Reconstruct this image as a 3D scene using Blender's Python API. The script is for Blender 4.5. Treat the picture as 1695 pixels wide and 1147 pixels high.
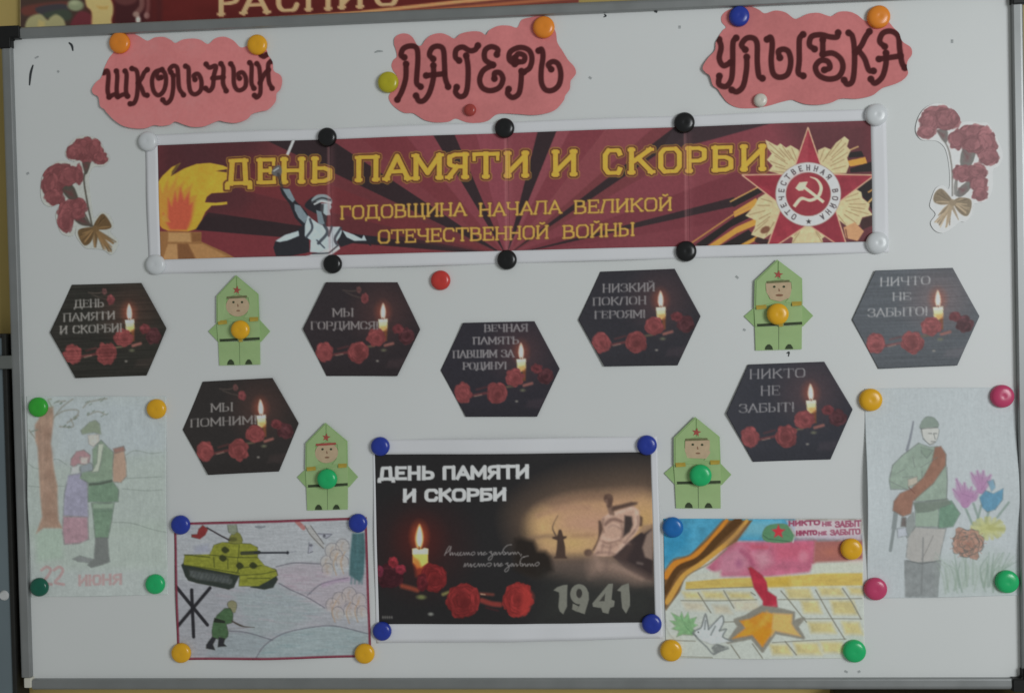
import bpy, bmesh, math, random
import numpy as np
from mathutils import Matrix, Vector
from mathutils.geometry import delaunay_2d_cdt

# ------------------------------------------------------------------ clear
for o in list(bpy.data.objects):
    bpy.data.objects.remove(o)
SC = bpy.context.scene
COL = SC.collection
PI = math.pi

# ------------------------------------------------------------------ camera (solved from the four inner corners of the board, 1.5 m wide)
PW, PH = 1695.0, 1147.0
HFOV = 55.0
FPX = PW / 2 / math.tan(math.radians(HFOV / 2))
BW, BH = 1.5, 0.9947           # white writing surface, metres
ZC = 1.45                      # height of the board's centre above the floor
_rx, _ry, _rz = [math.radians(a) for a in (0.91606, -3.66984, -1.35541)]
_t = np.array([-0.0132, 0.004806, 1.484546])
def _R(a, i):
    c, s = math.cos(a), math.sin(a); m = np.eye(3); j, k = [(1, 2), (0, 2), (0, 1)][i]
    m[j, j] = c; m[k, k] = c; m[j, k] = -s; m[k, j] = s
    return m
RM = _R(_rz, 2) @ _R(_rx, 0) @ _R(_ry, 1)
CAMC = -RM.T @ _t              # in board axes: x right, y down, z into the wall
def b2w(p):                    # board axes -> world
    return (p[0], p[2], ZC - p[1])
cam_d = bpy.data.cameras.new('camera'); cam = bpy.data.objects.new('camera', cam_d); COL.objects.link(cam)
_c = RM.T                      # columns: camera right, down, forward in board axes
def _v(a): return Vector((a[0], a[2], -a[1]))
_x, _y, _z = _v(_c[:, 0]), -_v(_c[:, 1]), -_v(_c[:, 2])
mw = Matrix((( _x[0], _y[0], _z[0], 0), (_x[1], _y[1], _z[1], 0), (_x[2], _y[2], _z[2], 0), (0, 0, 0, 1)))
mw.translation = Vector(b2w(CAMC))
cam.matrix_world = mw
cam_d.sensor_fit = 'HORIZONTAL'; cam_d.angle = math.radians(HFOV); cam_d.clip_end = 50; cam_d.clip_start = 0.05
SC.camera = cam

# ------------------------------------------------------------------ world and lamps (a room lit by one window to the right)
W = bpy.data.worlds.new('World'); SC.world = W; W.use_nodes = True
_bg = W.node_tree.nodes['Background']
_bg.inputs[0].default_value = (0.96, 1.0, 0.97, 1); _bg.inputs[1].default_value = 0.235
def area(name, loc, target, sx, sy, power, col):
    l = bpy.data.lights.new(name, 'AREA'); l.shape = 'RECTANGLE'; l.size = sx; l.size_y = sy; l.energy = power; l.color = col
    o = bpy.data.objects.new(name, l); COL.objects.link(o); o.location = loc
    o.rotation_euler = (Vector(target) - Vector(loc)).to_track_quat('-Z', 'Y').to_euler()
    return o
area('window_light', (3.0, -3.3, ZC + 0.5), (0.1, 0, ZC), 1.5, 1.6, 84.0, (0.95, 0.985, 1.0))
SC.view_settings.view_transform = 'Standard'
try: SC.view_settings.look = 'None'
except Exception: pass
SC.view_settings.exposure = 0.0; SC.view_settings.gamma = 1.0; SC.view_settings.use_curve_mapping = False
SC.render.engine = 'CYCLES'
try: SC.cycles.filter_width = 1.6
except Exception: pass

# ------------------------------------------------------------------ photo pixel -> point on a plane parallel to the board
def px2b(x, y, depth=0.0):
    x = np.asarray(x, float); y = np.asarray(y, float)
    d = np.stack([(x - PW / 2) / FPX, (y - PH / 2) / FPX, np.ones_like(x)], -1) @ RM   # rows * R == R^T d
    k = (depth - CAMC[2]) / d[..., 2]
    return CAMC[0] + k * d[..., 0], CAMC[1] + k * d[..., 1]
def PXM(): return 0.000915

# ------------------------------------------------------------------ materials
def mat(name, rgb, rough=0.5, metal=0.0, spec=0.3, noise=0.0, nscale=30.0, bump=0.0, bscale=200.0, rgb2=None, stretch=(1, 1, 1)):
    m = bpy.data.materials.new(name); m.use_nodes = True; nt = m.node_tree; b = nt.nodes['Principled BSDF']
    b.inputs['Base Color'].default_value = (*rgb, 1); b.inputs['Roughness'].default_value = rough
    b.inputs['Metallic'].default_value = metal; b.inputs['Specular IOR Level'].default_value = spec
    tc = nt.nodes.new('ShaderNodeTexCoord'); mp = nt.nodes.new('ShaderNodeMapping'); mp.inputs['Scale'].default_value = stretch
    nt.links.new(tc.outputs['Object'], mp.inputs[0])
    if noise or rgb2:
        n = nt.nodes.new('ShaderNodeTexNoise'); n.inputs['Scale'].default_value = nscale; n.inputs['Detail'].default_value = 6
        nt.links.new(mp.outputs[0], n.inputs['Vector'])
        r = nt.nodes.new('ShaderNodeValToRGB'); r.color_ramp.elements[0].position = 0.3; r.color_ramp.elements[1].position = 0.7
        c2 = rgb2 or tuple(min(1, c * (1 + noise)) for c in rgb); c1 = rgb if rgb2 else tuple(c * (1 - noise) for c in rgb)
        r.color_ramp.elements[0].color = (*c1, 1); r.color_ramp.elements[1].color = (*c2, 1)
        nt.links.new(n.outputs['Fac'], r.inputs[0]); nt.links.new(r.outputs[0], b.inputs['Base Color'])
        rr = nt.nodes.new('ShaderNodeMapRange'); rr.inputs['To Min'].default_value = max(0.05, rough - 0.08); rr.inputs['To Max'].default_value = min(1, rough + 0.1)
        nt.links.new(n.outputs['Fac'], rr.inputs[0]); nt.links.new(rr.outputs[0], b.inputs['Roughness'])
    if bump:
        n2 = nt.nodes.new('ShaderNodeTexNoise'); n2.inputs['Scale'].default_value = bscale; n2.inputs['Detail'].default_value = 4
        nt.links.new(mp.outputs[0], n2.inputs['Vector'])
        bp = nt.nodes.new('ShaderNodeBump'); bp.inputs['Strength'].default_value = bump; bp.inputs['Distance'].default_value = 0.001
        nt.links.new(n2.outputs['Fac'], bp.inputs['Height']); nt.links.new(bp.outputs[0], b.inputs['Normal'])
    return m
def print_mat(name, rough=0.55, spec=0.2, grain=0.05):
    m = bpy.data.materials.new(name); m.use_nodes = True; nt = m.node_tree; b = nt.nodes['Principled BSDF']
    a = nt.nodes.new('ShaderNodeVertexColor'); a.layer_name = 'Col'
    tc = nt.nodes.new('ShaderNodeTexCoord')
    n = nt.nodes.new('ShaderNodeTexNoise'); n.inputs['Scale'].default_value = 160; n.inputs['Detail'].default_value = 5
    nt.links.new(tc.outputs['Object'], n.inputs['Vector'])
    r = nt.nodes.new('ShaderNodeMapRange'); r.inputs['To Min'].default_value = 1 - grain; r.inputs['To Max'].default_value = 1 + grain
    nt.links.new(n.outputs['Fac'], r.inputs[0])
    mx = nt.nodes.new('ShaderNodeVectorMath'); mx.operation = 'SCALE'
    nt.links.new(a.outputs[0], mx.inputs[0]); nt.links.new(r.outputs[0], mx.inputs['Scale'])
    nt.links.new(mx.outputs[0], b.inputs['Base Color'])
    b.inputs['Roughness'].default_value = rough; b.inputs['Specular IOR Level'].default_value = spec
    bp = nt.nodes.new('ShaderNodeBump'); bp.inputs['Strength'].default_value = 0.12; bp.inputs['Distance'].default_value = 0.001
    nt.links.new(n.outputs['Fac'], bp.inputs['Height']); nt.links.new(bp.outputs[0], b.inputs['Normal'])
    return m
def s2l(c):
    c = np.asarray(c, float) / 255.0
    return np.where(c <= 0.04045, c / 12.92, ((c + 0.055) / 1.055) ** 2.4)
LREF = 0.52                     # light level: photo value of a perfect white here
def alb(c, L=LREF):
    return tuple(float(v) for v in np.clip(s2l(c) / L, 0.002, 0.9))
M_PRINT = print_mat('printed_paper')
M_GLOSS = print_mat('inkjet_print', 0.45, 0.25, 0.06)
M_DRAW = print_mat('drawing_paper', 0.8, 0.12, 0.07)
M_PAPER = mat('white_paper', (0.82, 0.82, 0.85), 0.7, 0, 0.15, 0.02, 12, 0.1, 120)

# ------------------------------------------------------------------ object helpers
def tag(o, label=None, cat=None, group=None, kind=None):
    if label: o['label'] = label
    if cat: o['category'] = cat
    if group: o['group'] = group
    if kind: o['kind'] = kind
    return o
def empty(name, loc, label=None, cat=None, group=None):
    o = bpy.data.objects.new(name, None); COL.objects.link(o); o.location = loc; o.empty_display_size = 0.02
    return tag(o, label, cat, group)
def link(name, me, material, parent=None, origin=None, smooth=False):
    """me has world coordinates; origin (world) becomes the object's own origin"""
    o = bpy.data.objects.new(name, me); COL.objects.link(o)
    n = len(me.vertices); co = np.empty(n * 3); me.vertices.foreach_get('co', co); co = co.reshape(-1, 3)
    if origin is None: origin = (co.min(0) + co.max(0)) / 2
    origin = np.asarray(origin, float)
    me.vertices.foreach_set('co', (co - origin).ravel()); me.update()
    if smooth: me.polygons.foreach_set('use_smooth', np.ones(len(me.polygons), bool))
    if material and not me.materials: me.materials.append(material)
    if parent is not None:
        o.parent = parent; o.location = Vector(origin) - parent_world(parent)
    else:
        o.location = origin
    return o
def parent_world(p):
    v = Vector(p.location)
    while p.parent: p = p.parent; v = v + Vector(p.location)
    return v
def pydata(verts, faces):
    me = bpy.data.meshes.new('m'); me.from_pydata([tuple(v) for v in verts], [], faces); me.update(); return me
def bm_mesh(bm):
    bmesh.ops.recalc_face_normals(bm, faces=bm.faces)
    me = bpy.data.meshes.new('m'); bm.to_mesh(me); bm.free(); return me
def box_mesh(x0, x1, y0, y1, z0, z1, bev=0.0, seg=2):
    bm = bmesh.new(); r = bmesh.ops.create_cube(bm, size=1)
    for v in bm.verts:
        v.co = Vector((x0 + (v.co.x + .5) * (x1 - x0), y0 + (v.co.y + .5) * (y1 - y0), z0 + (v.co.z + .5) * (z1 - z0)))
    if bev: bmesh.ops.bevel(bm, geom=bm.edges[:], offset=bev, segments=seg, affect='EDGES', profile=0.5)
    return bm_mesh(bm)

# ------------------------------------------------------------------ raster painter: artwork in photo pixels, carried onto the sheets as colour attributes
RNG = np.random.RandomState(7)
def vnoise(x, y, seed=0):
    rs = np.random.RandomState(seed); t = rs.rand(64, 64)
    xi = np.floor(x).astype(int); yi = np.floor(y).astype(int); fx = x - xi; fy = y - yi
    fx = fx * fx * (3 - 2 * fx); fy = fy * fy * (3 - 2 * fy)
    a = t[yi % 64, xi % 64]; b = t[yi % 64, (xi + 1) % 64]; c = t[(yi + 1) % 64, xi % 64]; d = t[(yi + 1) % 64, (xi + 1) % 64]
    return (a * (1 - fx) + b * fx) * (1 - fy) + (c * (1 - fx) + d * fx) * fy
def fbm(x, y, seed=0, o=3):
    v = 0; a = .5
    for i in range(o):
        v = v + a * vnoise(x * 2 ** i, y * 2 ** i, seed + i); a *= .5
    return v / (1 - .5 ** o)
def spline(pts, n=8, closed=False):
    p = [np.array(q, float) for q in pts]
    if len(p) < 3: return [tuple(q) for q in p]
    if closed: q = [p[-1]] + p + [p[0], p[1]]
    else: q = [2 * p[0] - p[1]] + p + [2 * p[-1] - p[-2]]
    out = []
    for i in range(1, len(q) - 2):
        for k in range(n):
            t = k / n
            out.append(tuple(.5 * (2 * q[i] + (q[i + 1] - q[i - 1]) * t + (2 * q[i - 1] - 5 * q[i] + 4 * q[i + 1] - q[i + 2]) * t * t
                                   + (3 * q[i] - q[i - 1] - 3 * q[i + 1] + q[i + 2]) * t ** 3)))
    if not closed: out.append(tuple(p[-1]))
    return out
def chaikin(p, it=2):
    for _ in range(it):
        o = [p[0]]
        for a, b in zip(p[:-1], p[1:]):
            o.append((.75 * a[0] + .25 * b[0], .75 * a[1] + .25 * b[1])); o.append((.25 * a[0] + .75 * b[0], .25 * a[1] + .75 * b[1]))
        o.append(p[-1]); p = o
    return p
def poly_sdf(X, Y, pts):
    d = np.full(X.shape, 1e18); ins = np.zeros(X.shape, bool); n = len(pts)
    for i in range(n):
        ax, ay = pts[i]; bx, by = pts[(i + 1) % n]
        ex, ey = bx - ax, by - ay; L = ex * ex + ey * ey
        if L < 1e-12: continue
        wx, wy = X - ax, Y - ay; t = np.clip((wx * ex + wy * ey) / L, 0, 1)
        d = np.minimum(d, (wx - ex * t) ** 2 + (wy - ey * t) ** 2)
        if ay != by:
            c = ((ay > Y) != (by > Y)) & (X < ex * (Y - ay) / ey + ax); ins ^= c
    d = np.sqrt(d); return np.where(ins, -d, d)
def seg_sdf(X, Y, a, b, w, ext0, ext1):
    ex, ey = b[0] - a[0], b[1] - a[1]; L = math.hypot(ex, ey)
    if L < 1e-9: return np.hypot(X - a[0], Y - a[1]) - w / 2
    ux, uy = ex / L, ey / L; px = (X - a[0]) * ux + (Y - a[1]) * uy; py = -(X - a[0]) * uy + (Y - a[1]) * ux
    qx = np.abs(px - (L + ext1 - ext0) / 2) - (L + ext0 + ext1) / 2
    qy = np.abs(py) - w / 2
    return np.hypot(np.maximum(qx, 0), np.maximum(qy, 0)) + np.minimum(np.maximum(qx, qy), 0)

class Cv:
    def __init__(s, x0, y0, x1, y1, col=(255, 255, 255), res=1.0):
        s.x0, s.y0, s.res = x0, y0, res
        s.w = int(math.ceil((x1 - x0) / res)) + 1; s.h = int(math.ceil((y1 - y0) / res)) + 1
        s.C = np.empty((s.h, s.w, 3)); s.C[:] = col
        s.PX, s.PY = np.meshgrid(x0 + np.arange(s.w) * res, y0 + np.arange(s.h) * res)
        s.at(0, 0, 1)
    def at(s, ox, oy, sc):                      # draw in the coordinates of an enlarged crop
        s.affine(np.array([[1 / sc, 0, ox], [0, 1 / sc, oy]])); return s
    def affine(s, A):
        s.A = A; s.k = math.sqrt(abs(np.linalg.det(A[:, :2]))); B = np.linalg.inv(A[:, :2])
        dx, dy = s.PX - A[0, 2], s.PY - A[1, 2]
        s.X = B[0, 0] * dx + B[0, 1] * dy; s.Y = B[1, 0] * dx + B[1, 1] * dy
        return s
    def win(s, pts, pad):
        p = np.asarray(pts, float); xa, ya = p.min(0) - pad; xb, yb = p.max(0) + pad
        c = np.array([(xa, ya), (xb, ya), (xa, yb), (xb, yb)]) @ s.A[:, :2].T + s.A[:, 2]
        i0 = max(0, int((c[:, 0].min() - s.x0) / s.res) - 1); i1 = min(s.w, int((c[:, 0].max() - s.x0) / s.res) + 3)
        j0 = max(0, int((c[:, 1].min() - s.y0) / s.res) - 1); j1 = min(s.h, int((c[:, 1].max() - s.y0) / s.res) + 3)
        if i0 >= i1 or j0 >= j1: return None
        return slice(j0, j1), slice(i0, i1)
    def comp(s, w, a, col, tex=None):
        col = np.asarray(col, float)
        if tex:
            amp, sx, sy, seed = tex
            n = fbm(s.PX[w] / sx, s.PY[w] / sy, seed) - .5
            c = col * (1 + 2 * amp * n[..., None])
        else: c = col
        s.C[w] = s.C[w] * (1 - a[..., None]) + c * a[..., None]
    def poly(s, pts, col, a=1.0, soft=1.0, smooth=0, tex=None, grow=0):
        if smooth: pts = spline(pts, smooth, True)
        so = soft / s.k; w = s.win(pts, so + abs(grow))
        if w is None: return s
        d = poly_sdf(s.X[w], s.Y[w], pts) - grow
        s.comp(w, a * np.clip(.5 - d / so, 0, 1), col, tex)
        if s.pencil and soft < 5:            # pencil contour that wanders in strength
            pc, pw, pa = s.pencil; k = fbm(s.PX[w] / 7, s.PY[w] / 7, len(pts), 2)
            s.comp(w, pa * np.clip(1.7 * k - .15, 0, 1) * np.clip(.5 - (np.abs(d) - pw / 2) / so, 0, 1), pc)
        return s
    pencil = None
    def stroke(s, pts, wd, col, a=1.0, soft=1.0, smooth=0, cap='round', tex=None):
        n0 = len(pts)
        if smooth and n0 > 2:
            pts = spline(pts, smooth)
        ws = wd if hasattr(wd, '__len__') else [wd, wd]
        so = soft / s.k; w = s.win(pts, max(ws) + so)
        if w is None: return s
        X, Y = s.X[w], s.Y[w]; d = np.full(X.shape, 1e9); m = len(pts) - 1
        for i in range(m):
            t = (i + .5) / m; q = t * (len(ws) - 1); k = min(int(q), len(ws) - 2); ww = ws[k] + (ws[k + 1] - ws[k]) * (q - k)
            d = np.minimum(d, seg_sdf(X, Y, pts[i], pts[i + 1], ww, 0, 0))
            if cap == 'round' or i > 0: d = np.minimum(d, np.hypot(X - pts[i][0], Y - pts[i][1]) - ww / 2)
            if cap == 'round' and i == m - 1: d = np.minimum(d, np.hypot(X - pts[-1][0], Y - pts[-1][1]) - ww / 2)
        s.comp(w, a * np.clip(.5 - d / so, 0, 1), col, tex); return s
    def ell(s, cx, cy, rx, ry, col, a=1.0, soft=1.0, rot=0, tex=None):
        R = max(rx, ry); so = soft / s.k; w = s.win([(cx - R, cy - R), (cx + R, cy + R)], so)
        if w is None: return s
        c, q = math.cos(rot), math.sin(rot); dx, dy = s.X[w] - cx, s.Y[w] - cy
        u = (dx * c + dy * q) / rx; v = (-dx * q + dy * c) / ry
        d = (np.hypot(u, v) - 1) * min(rx, ry)
        s.comp(w, a * np.clip(.5 - d / so, 0, 1), col, tex); return s
    def glow(s, cx, cy, rx, ry, col, a=1.0, p=2.0):
        w = s.win([(cx - rx, cy - ry), (cx + rx, cy + ry)], 0)
        if w is None: return s
        r = np.hypot((s.X[w] - cx) / rx, (s.Y[w] - cy) / ry)
        s.comp(w, a * np.clip(1 - r, 0, 1) ** p, col); return s
    def grain(s, amp, sx, sy, seed=3):
        s.C *= (1 + amp * 2 * (fbm(s.PX / sx, s.PY / sy, seed) - .5))[..., None]; return s
    def blur(s, n=1):
        for _ in range(n):
            for ax in (0, 1):
                p = np.pad(s.C, [(1, 1) if i == ax else (0, 0) for i in range(3)], 'edge')
                s.C = (p.take(range(0, s.C.shape[ax]), ax) + 2 * s.C + p.take(range(2, s.C.shape[ax] + 2), ax)) / 4
        return s
    def sample(s, x, y):
        fx = np.clip((x - s.x0) / s.res, 0, s.w - 1.001); fy = np.clip((y - s.y0) / s.res, 0, s.h - 1.001)
        i = fx.astype(int); j = fy.astype(int); u = (fx - i)[:, None]; v = (fy - j)[:, None]; C = s.C
        return (C[j, i] * (1 - u) + C[j, i + 1] * u) * (1 - v) + (C[j + 1, i] * (1 - u) + C[j + 1, i + 1] * u) * v
    # ---- lettering
    def glyph(s, ch, fmap, wv, wh, layers, serif=0, sw=None, rnd=True, soft=1.0, a=1.0):
        g = GL.get(ch)
        if not g: return
        segs = []; allp = []
        for kind, pts in g[1]:
            if kind == 't' and not serif: continue
            p = chaikin(pts) if (kind == 'c' and rnd) else pts
            q = [fmap(*v) for v in p]; allp += q
            for i in range(len(q) - 1):
                dx, dy = q[i + 1][0] - q[i][0], q[i + 1][1] - q[i][1]; L = math.hypot(dx, dy) or 1
                ww = wh + (wv - wh) * abs(dy) / L
                if kind == 't': ww = sw or ww
                segs.append((q[i], q[i + 1], ww, (ww / 2 if i == 0 and kind != 'c' else 0), (ww / 2 if i == len(q) - 2 and kind != 'c' else 0), i > 0))
        if serif:
            for v in g[2]:
                c = fmap(*v); e = fmap(v[0] + .1, v[1]); dx, dy = e[0] - c[0], e[1] - c[1]; L = math.hypot(dx, dy)
                u = (dx / L * serif, dy / L * serif); f = sw or wh
                yy = c
                segs.append(((yy[0] - u[0], yy[1] - u[1]), (yy[0] + u[0], yy[1] + u[1]), f, 0, 0, False)); allp += [segs[-1][0], segs[-1][1]]
        mx = max(l[0] for l in layers); so = soft / s.k
        w = s.win(allp, max(wv, wh) + mx + so)
        if w is None: return
        X, Y = s.X[w], s.Y[w]; d = np.full(X.shape, 1e9)
        for p, q, ww, e0, e1, j in segs:
            d = np.minimum(d, seg_sdf(X, Y, p, q, ww, e0, e1))
            if j: d = np.minimum(d, np.hypot(X - p[0], Y - p[1]) - ww / 2)
        for ex, col, al in layers:
            s.comp(w, a * al * np.clip(.5 - (d - ex) / so, 0, 1), col)
    def text(s, txt, p0, p1, h, wv, wh=None, col=(255, 255, 255), a=1.0, layers=None, serif=0, sw=None, rnd=True, soft=1.0, slant=0):
        wh = wh or wv; tot = sum(GL[c][0] if c in GL else .45 for c in txt); x = 0
        layers = layers or [(0, col, 1.0)]
        for c in txt:
            g = GL[c][0] if c in GL else .45
            def f(u, v, x=x):
                t = (x + u) / tot; vv = wh / 2 / h + v * (1 - wh / h) if h > wh else v
                return (p0[0] + (p1[0] - p0[0]) * t + slant * h * vv, p0[1] + (p1[1] - p0[1]) * t - h * vv)
            s.glyph(c, f, wv, wh, layers, serif, sw, rnd, soft, a); x += g
        return s

_O = [(.1, .25), (.1, .75), (.26, 1), (.54, 1), (.7, .75), (.7, .25), (.54, 0), (.26, 0), (.1, .25)]
_OC = [(.4, 0), (.22, 0), (.1, .2), (.1, .5), (.1, .8), (.22, 1), (.4, 1), (.58, 1), (.7, .8), (.7, .5), (.7, .2), (.58, 0), (.4, 0)]
GL = {
 'А': (.8, [('s', [(.08, 0), (.4, 1), (.72, 0)]), ('s', [(.2, .32), (.6, .32)])], [(.08, 0), (.72, 0)]),
 'Б': (.74, [('s', [(.64, 1), (.14, 1), (.14, 0)]), ('t', [(.64, 1), (.64, .8)]), ('c', [(.14, 0), (.46, 0), (.64, .1), (.64, .46), (.46, .57), (.14, .57)])], [(.14, 0), (.14, 1)]),
 'В': (.76, [('s', [(.14, 0), (.14, 1)]), ('c', [(.14, 1), (.44, 1), (.58, .92), (.58, .62), (.44, .54), (.14, .54)]), ('c', [(.14, .54), (.48, .54), (.66, .44), (.66, .1), (.48, 0), (.14, 0)])], [(.14, 0), (.14, 1)]),
 'Г': (.68, [('s', [(.62, 1), (.14, 1), (.14, 0)]), ('t', [(.62, 1), (.62, .76)])], [(.14, 0), (.14, 1)]),
 'Д': (.9, [('s', [(.18, 0), (.24, 1), (.66, 1), (.7, 0)]), ('s', [(.06, -.17), (.06, 0), (.84, 0), (.84, -.17)])], [(.24, 1), (.66, 1)]),
 'Е': (.72, [('s', [(.62, 1), (.14, 1), (.14, 0), (.64, 0)]), ('s', [(.14, .52), (.5, .52)]), ('t', [(.62, 1), (.62, .8)]), ('t', [(.64, 0), (.64, .2)]), ('t', [(.5, .42), (.5, .62)])], [(.14, 0), (.14, 1)]),
 'З': (.72, [('c', [(.08, .8), (.18, 1), (.46, 1), (.6, .9), (.6, .64), (.46, .54), (.26, .54)]), ('c', [(.26, .54), (.48, .54), (.64, .42), (.64, .12), (.48, 0), (.18, 0), (.06, .2)])], []),
 'И': (.8, [('s', [(.14, 1), (.14, 0)]), ('s', [(.66, 1), (.66, 0)]), ('s', [(.14, .1), (.66, .9)])], [(.14, 0), (.14, 1), (.66, 0), (.66, 1)]),
 'Й': (.8, [('s', [(.14, 1), (.14, 0)]), ('s', [(.66, 1), (.66, 0)]), ('s', [(.14, .1), (.66, .9)]), ('c', [(.24, 1.28), (.4, 1.18), (.56, 1.28)])], [(.14, 0), (.14, 1), (.66, 0), (.66, 1)]),
 'К': (.78, [('s', [(.14, 0), (.14, 1)]), ('s', [(.64, 1), (.14, .42)]), ('s', [(.32, .62), (.68, 0)])], [(.14, 0), (.14, 1), (.64, 1), (.68, 0)]),
 'Л': (.82, [('s', [(.08, 0), (.26, 1), (.68, 1), (.68, 0)])], [(.08, 0), (.68, 0), (.68, 1), (.26, 1)]),
 'М': (.94, [('s', [(.12, 0), (.12, 1), (.47, .22), (.82, 1), (.82, 0)])], [(.12, 0), (.82, 0), (.1, 1), (.84, 1)]),
 'Н': (.8, [('s', [(.14, 1), (.14, 0)]), ('s', [(.66, 1), (.66, 0)]), ('s', [(.14, .5), (.66, .5)])], [(.14, 0), (.14, 1), (.66, 0), (.66, 1)]),
 'О': (.8, [('c', _OC)], []),
 'П': (.8, [('s', [(.14, 0), (.14, 1), (.66, 1), (.66, 0)])], [(.14, 0), (.66, 0), (.14, 1), (.66, 1)]),
 'Р': (.74, [('s', [(.14, 0), (.14, 1)]), ('c', [(.14, 1), (.48, 1), (.66, .9), (.66, .54), (.48, .44), (.14, .44)])], [(.14, 0), (.14, 1)]),
 'С': (.76, [('c', [(.68, .76), (.6, 1), (.4, 1), (.22, 1), (.1, .8), (.1, .5), (.1, .2), (.22, 0), (.4, 0), (.6, 0), (.68, .24)])], []),
 'Т': (.8, [('s', [(.4, 0), (.4, 1)]), ('s', [(.06, 1), (.74, 1)]), ('t', [(.06, 1), (.06, .76)]), ('t', [(.74, 1), (.74, .76)])], [(.4, 0)]),
 'У': (.8, [('s', [(.1, 1), (.42, .38)]), ('s', [(.7, 1), (.4, .32), (.28, .02), (.12, 0)])], [(.1, 1), (.7, 1)]),
 'Ч': (.78, [('s', [(.64, 1), (.64, 0)]), ('c', [(.12, 1), (.12, .58), (.24, .46), (.64, .46)])], [(.12, 1), (.64, 1), (.64, 0)]),
 'Ш': (1.06, [('s', [(.12, 1), (.12, 0), (.94, 0), (.94, 1)]), ('s', [(.53, 0), (.53, 1)])], [(.12, 1), (.53, 1), (.94, 1)]),
 'Щ': (1.1, [('s', [(.12, 1), (.12, 0), (1.02, 0), (1.02, -.18)]), ('s', [(.92, 0), (.92, 1)]), ('s', [(.52, 0), (.52, 1)])], [(.12, 1), (.52, 1), (.92, 1)]),
 'Ы': (.96, [('s', [(.12, 1), (.12, 0)]), ('c', [(.12, .56), (.38, .56), (.54, .46), (.54, .1), (.38, 0), (.12, 0)]), ('s', [(.82, 1), (.82, 0)])], [(.12, 1), (.82, 1), (.82, 0), (.12, 0)]),
 'Ь': (.72, [('s', [(.14, 1), (.14, 0)]), ('c', [(.14, .57), (.46, .57), (.64, .46), (.64, .1), (.46, 0), (.14, 0)])], [(.14, 1), (.14, 0)]),
 'Я': (.78, [('s', [(.64, 0), (.64, 1)]), ('c', [(.64, 1), (.32, 1), (.14, .9), (.14, .56), (.32, .46), (.64, .46)]), ('s', [(.38, .46), (.12, 0)])], [(.64, 0), (.64, 1), (.12, 0)]),
 'Ю': (1.0, [('s', [(.12, 0), (.12, 1)]), ('s', [(.12, .5), (.4, .5)]), ('c', [(.65, 0), (.48, 0), (.4, .2), (.4, .5), (.4, .8), (.48, 1), (.65, 1), (.82, 1), (.9, .8), (.9, .5), (.9, .2), (.82, 0), (.65, 0)])], [(.12, 0), (.12, 1)]),
 '!': (.34, [('s', [(.16, 1), (.16, .3)]), ('s', [(.16, .05), (.16, 0)])], []),
}

def petals(cv, cx, cy, rx, ry, col, seed, n=16, dark=.62, light=1.25, rough=.16, pet=.42, a=1.0, eye=.5):
    """a carnation head: ragged disc with ruffled petals shaded one over another"""
    rs = np.random.RandomState(seed); col = np.array(col, float)
    def blob(x, y, ax, ay, k, rg):
        am = [(rg * .8 * (rs.rand() - .5), rs.rand() * 6.28) for _ in range(7)]; o = []
        for t in np.linspace(0, 6.283, k, endpoint=False):
            f = 1 + sum(q * math.cos((m + 2) * t + ph) for m, (q, ph) in enumerate(am)) + rg * .35 * (rs.rand() - .5); o.append((x + ax * f * math.cos(t), y + ay * f * math.sin(t)))
        return o
    def fan(x, y, ax, ay, rot, k=9):
        o = [(x - ax * .5 * math.cos(rot), y - ay * .5 * math.sin(rot))]
        for q in np.linspace(-1.25, 1.25, k):
            f = .85 + .3 * rs.rand(); o.append((x + ax * f * (math.cos(rot + q) - .3 * math.cos(rot)), y + ay * f * (math.sin(rot + q) - .3 * math.sin(rot))))
        return o
    cv.poly(blob(cx, cy, rx * .96, ry * .96, 34, rough), col * .84, a, 1.8, 0, (.16, 5, 5, seed % 50))
    n = int(n * 1.7)
    for i in range(n):
        r = .74 * (1 - i / n) ** .7 + .06 * rs.rand(); t = i * 2.4 + rs.rand() * .8; x, y = cx + rx * r * math.cos(t), cy + ry * r * math.sin(t)
        f = dark + (light - dark) * (.6 * rs.rand() + .4 * (.5 - .5 * math.sin(t) * r)); sc = pet * (.65 + .4 * rs.rand())
        p = fan(x, y, rx * sc, ry * sc, t + (rs.rand() - .5) * .9)
        cv.poly([(u + rx * .05 * math.cos(t), v + ry * .05 * math.sin(t)) for u, v in p], col * .45, .34 * a, 2.0)
        cv.poly(p, np.clip(col * f, 0, 255), .78 * a, 1.8)
    cv.glow(cx + rx * .05, cy + ry * .1, rx * .45, ry * .4, col * .5, eye * a, 1)
    return cv

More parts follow.
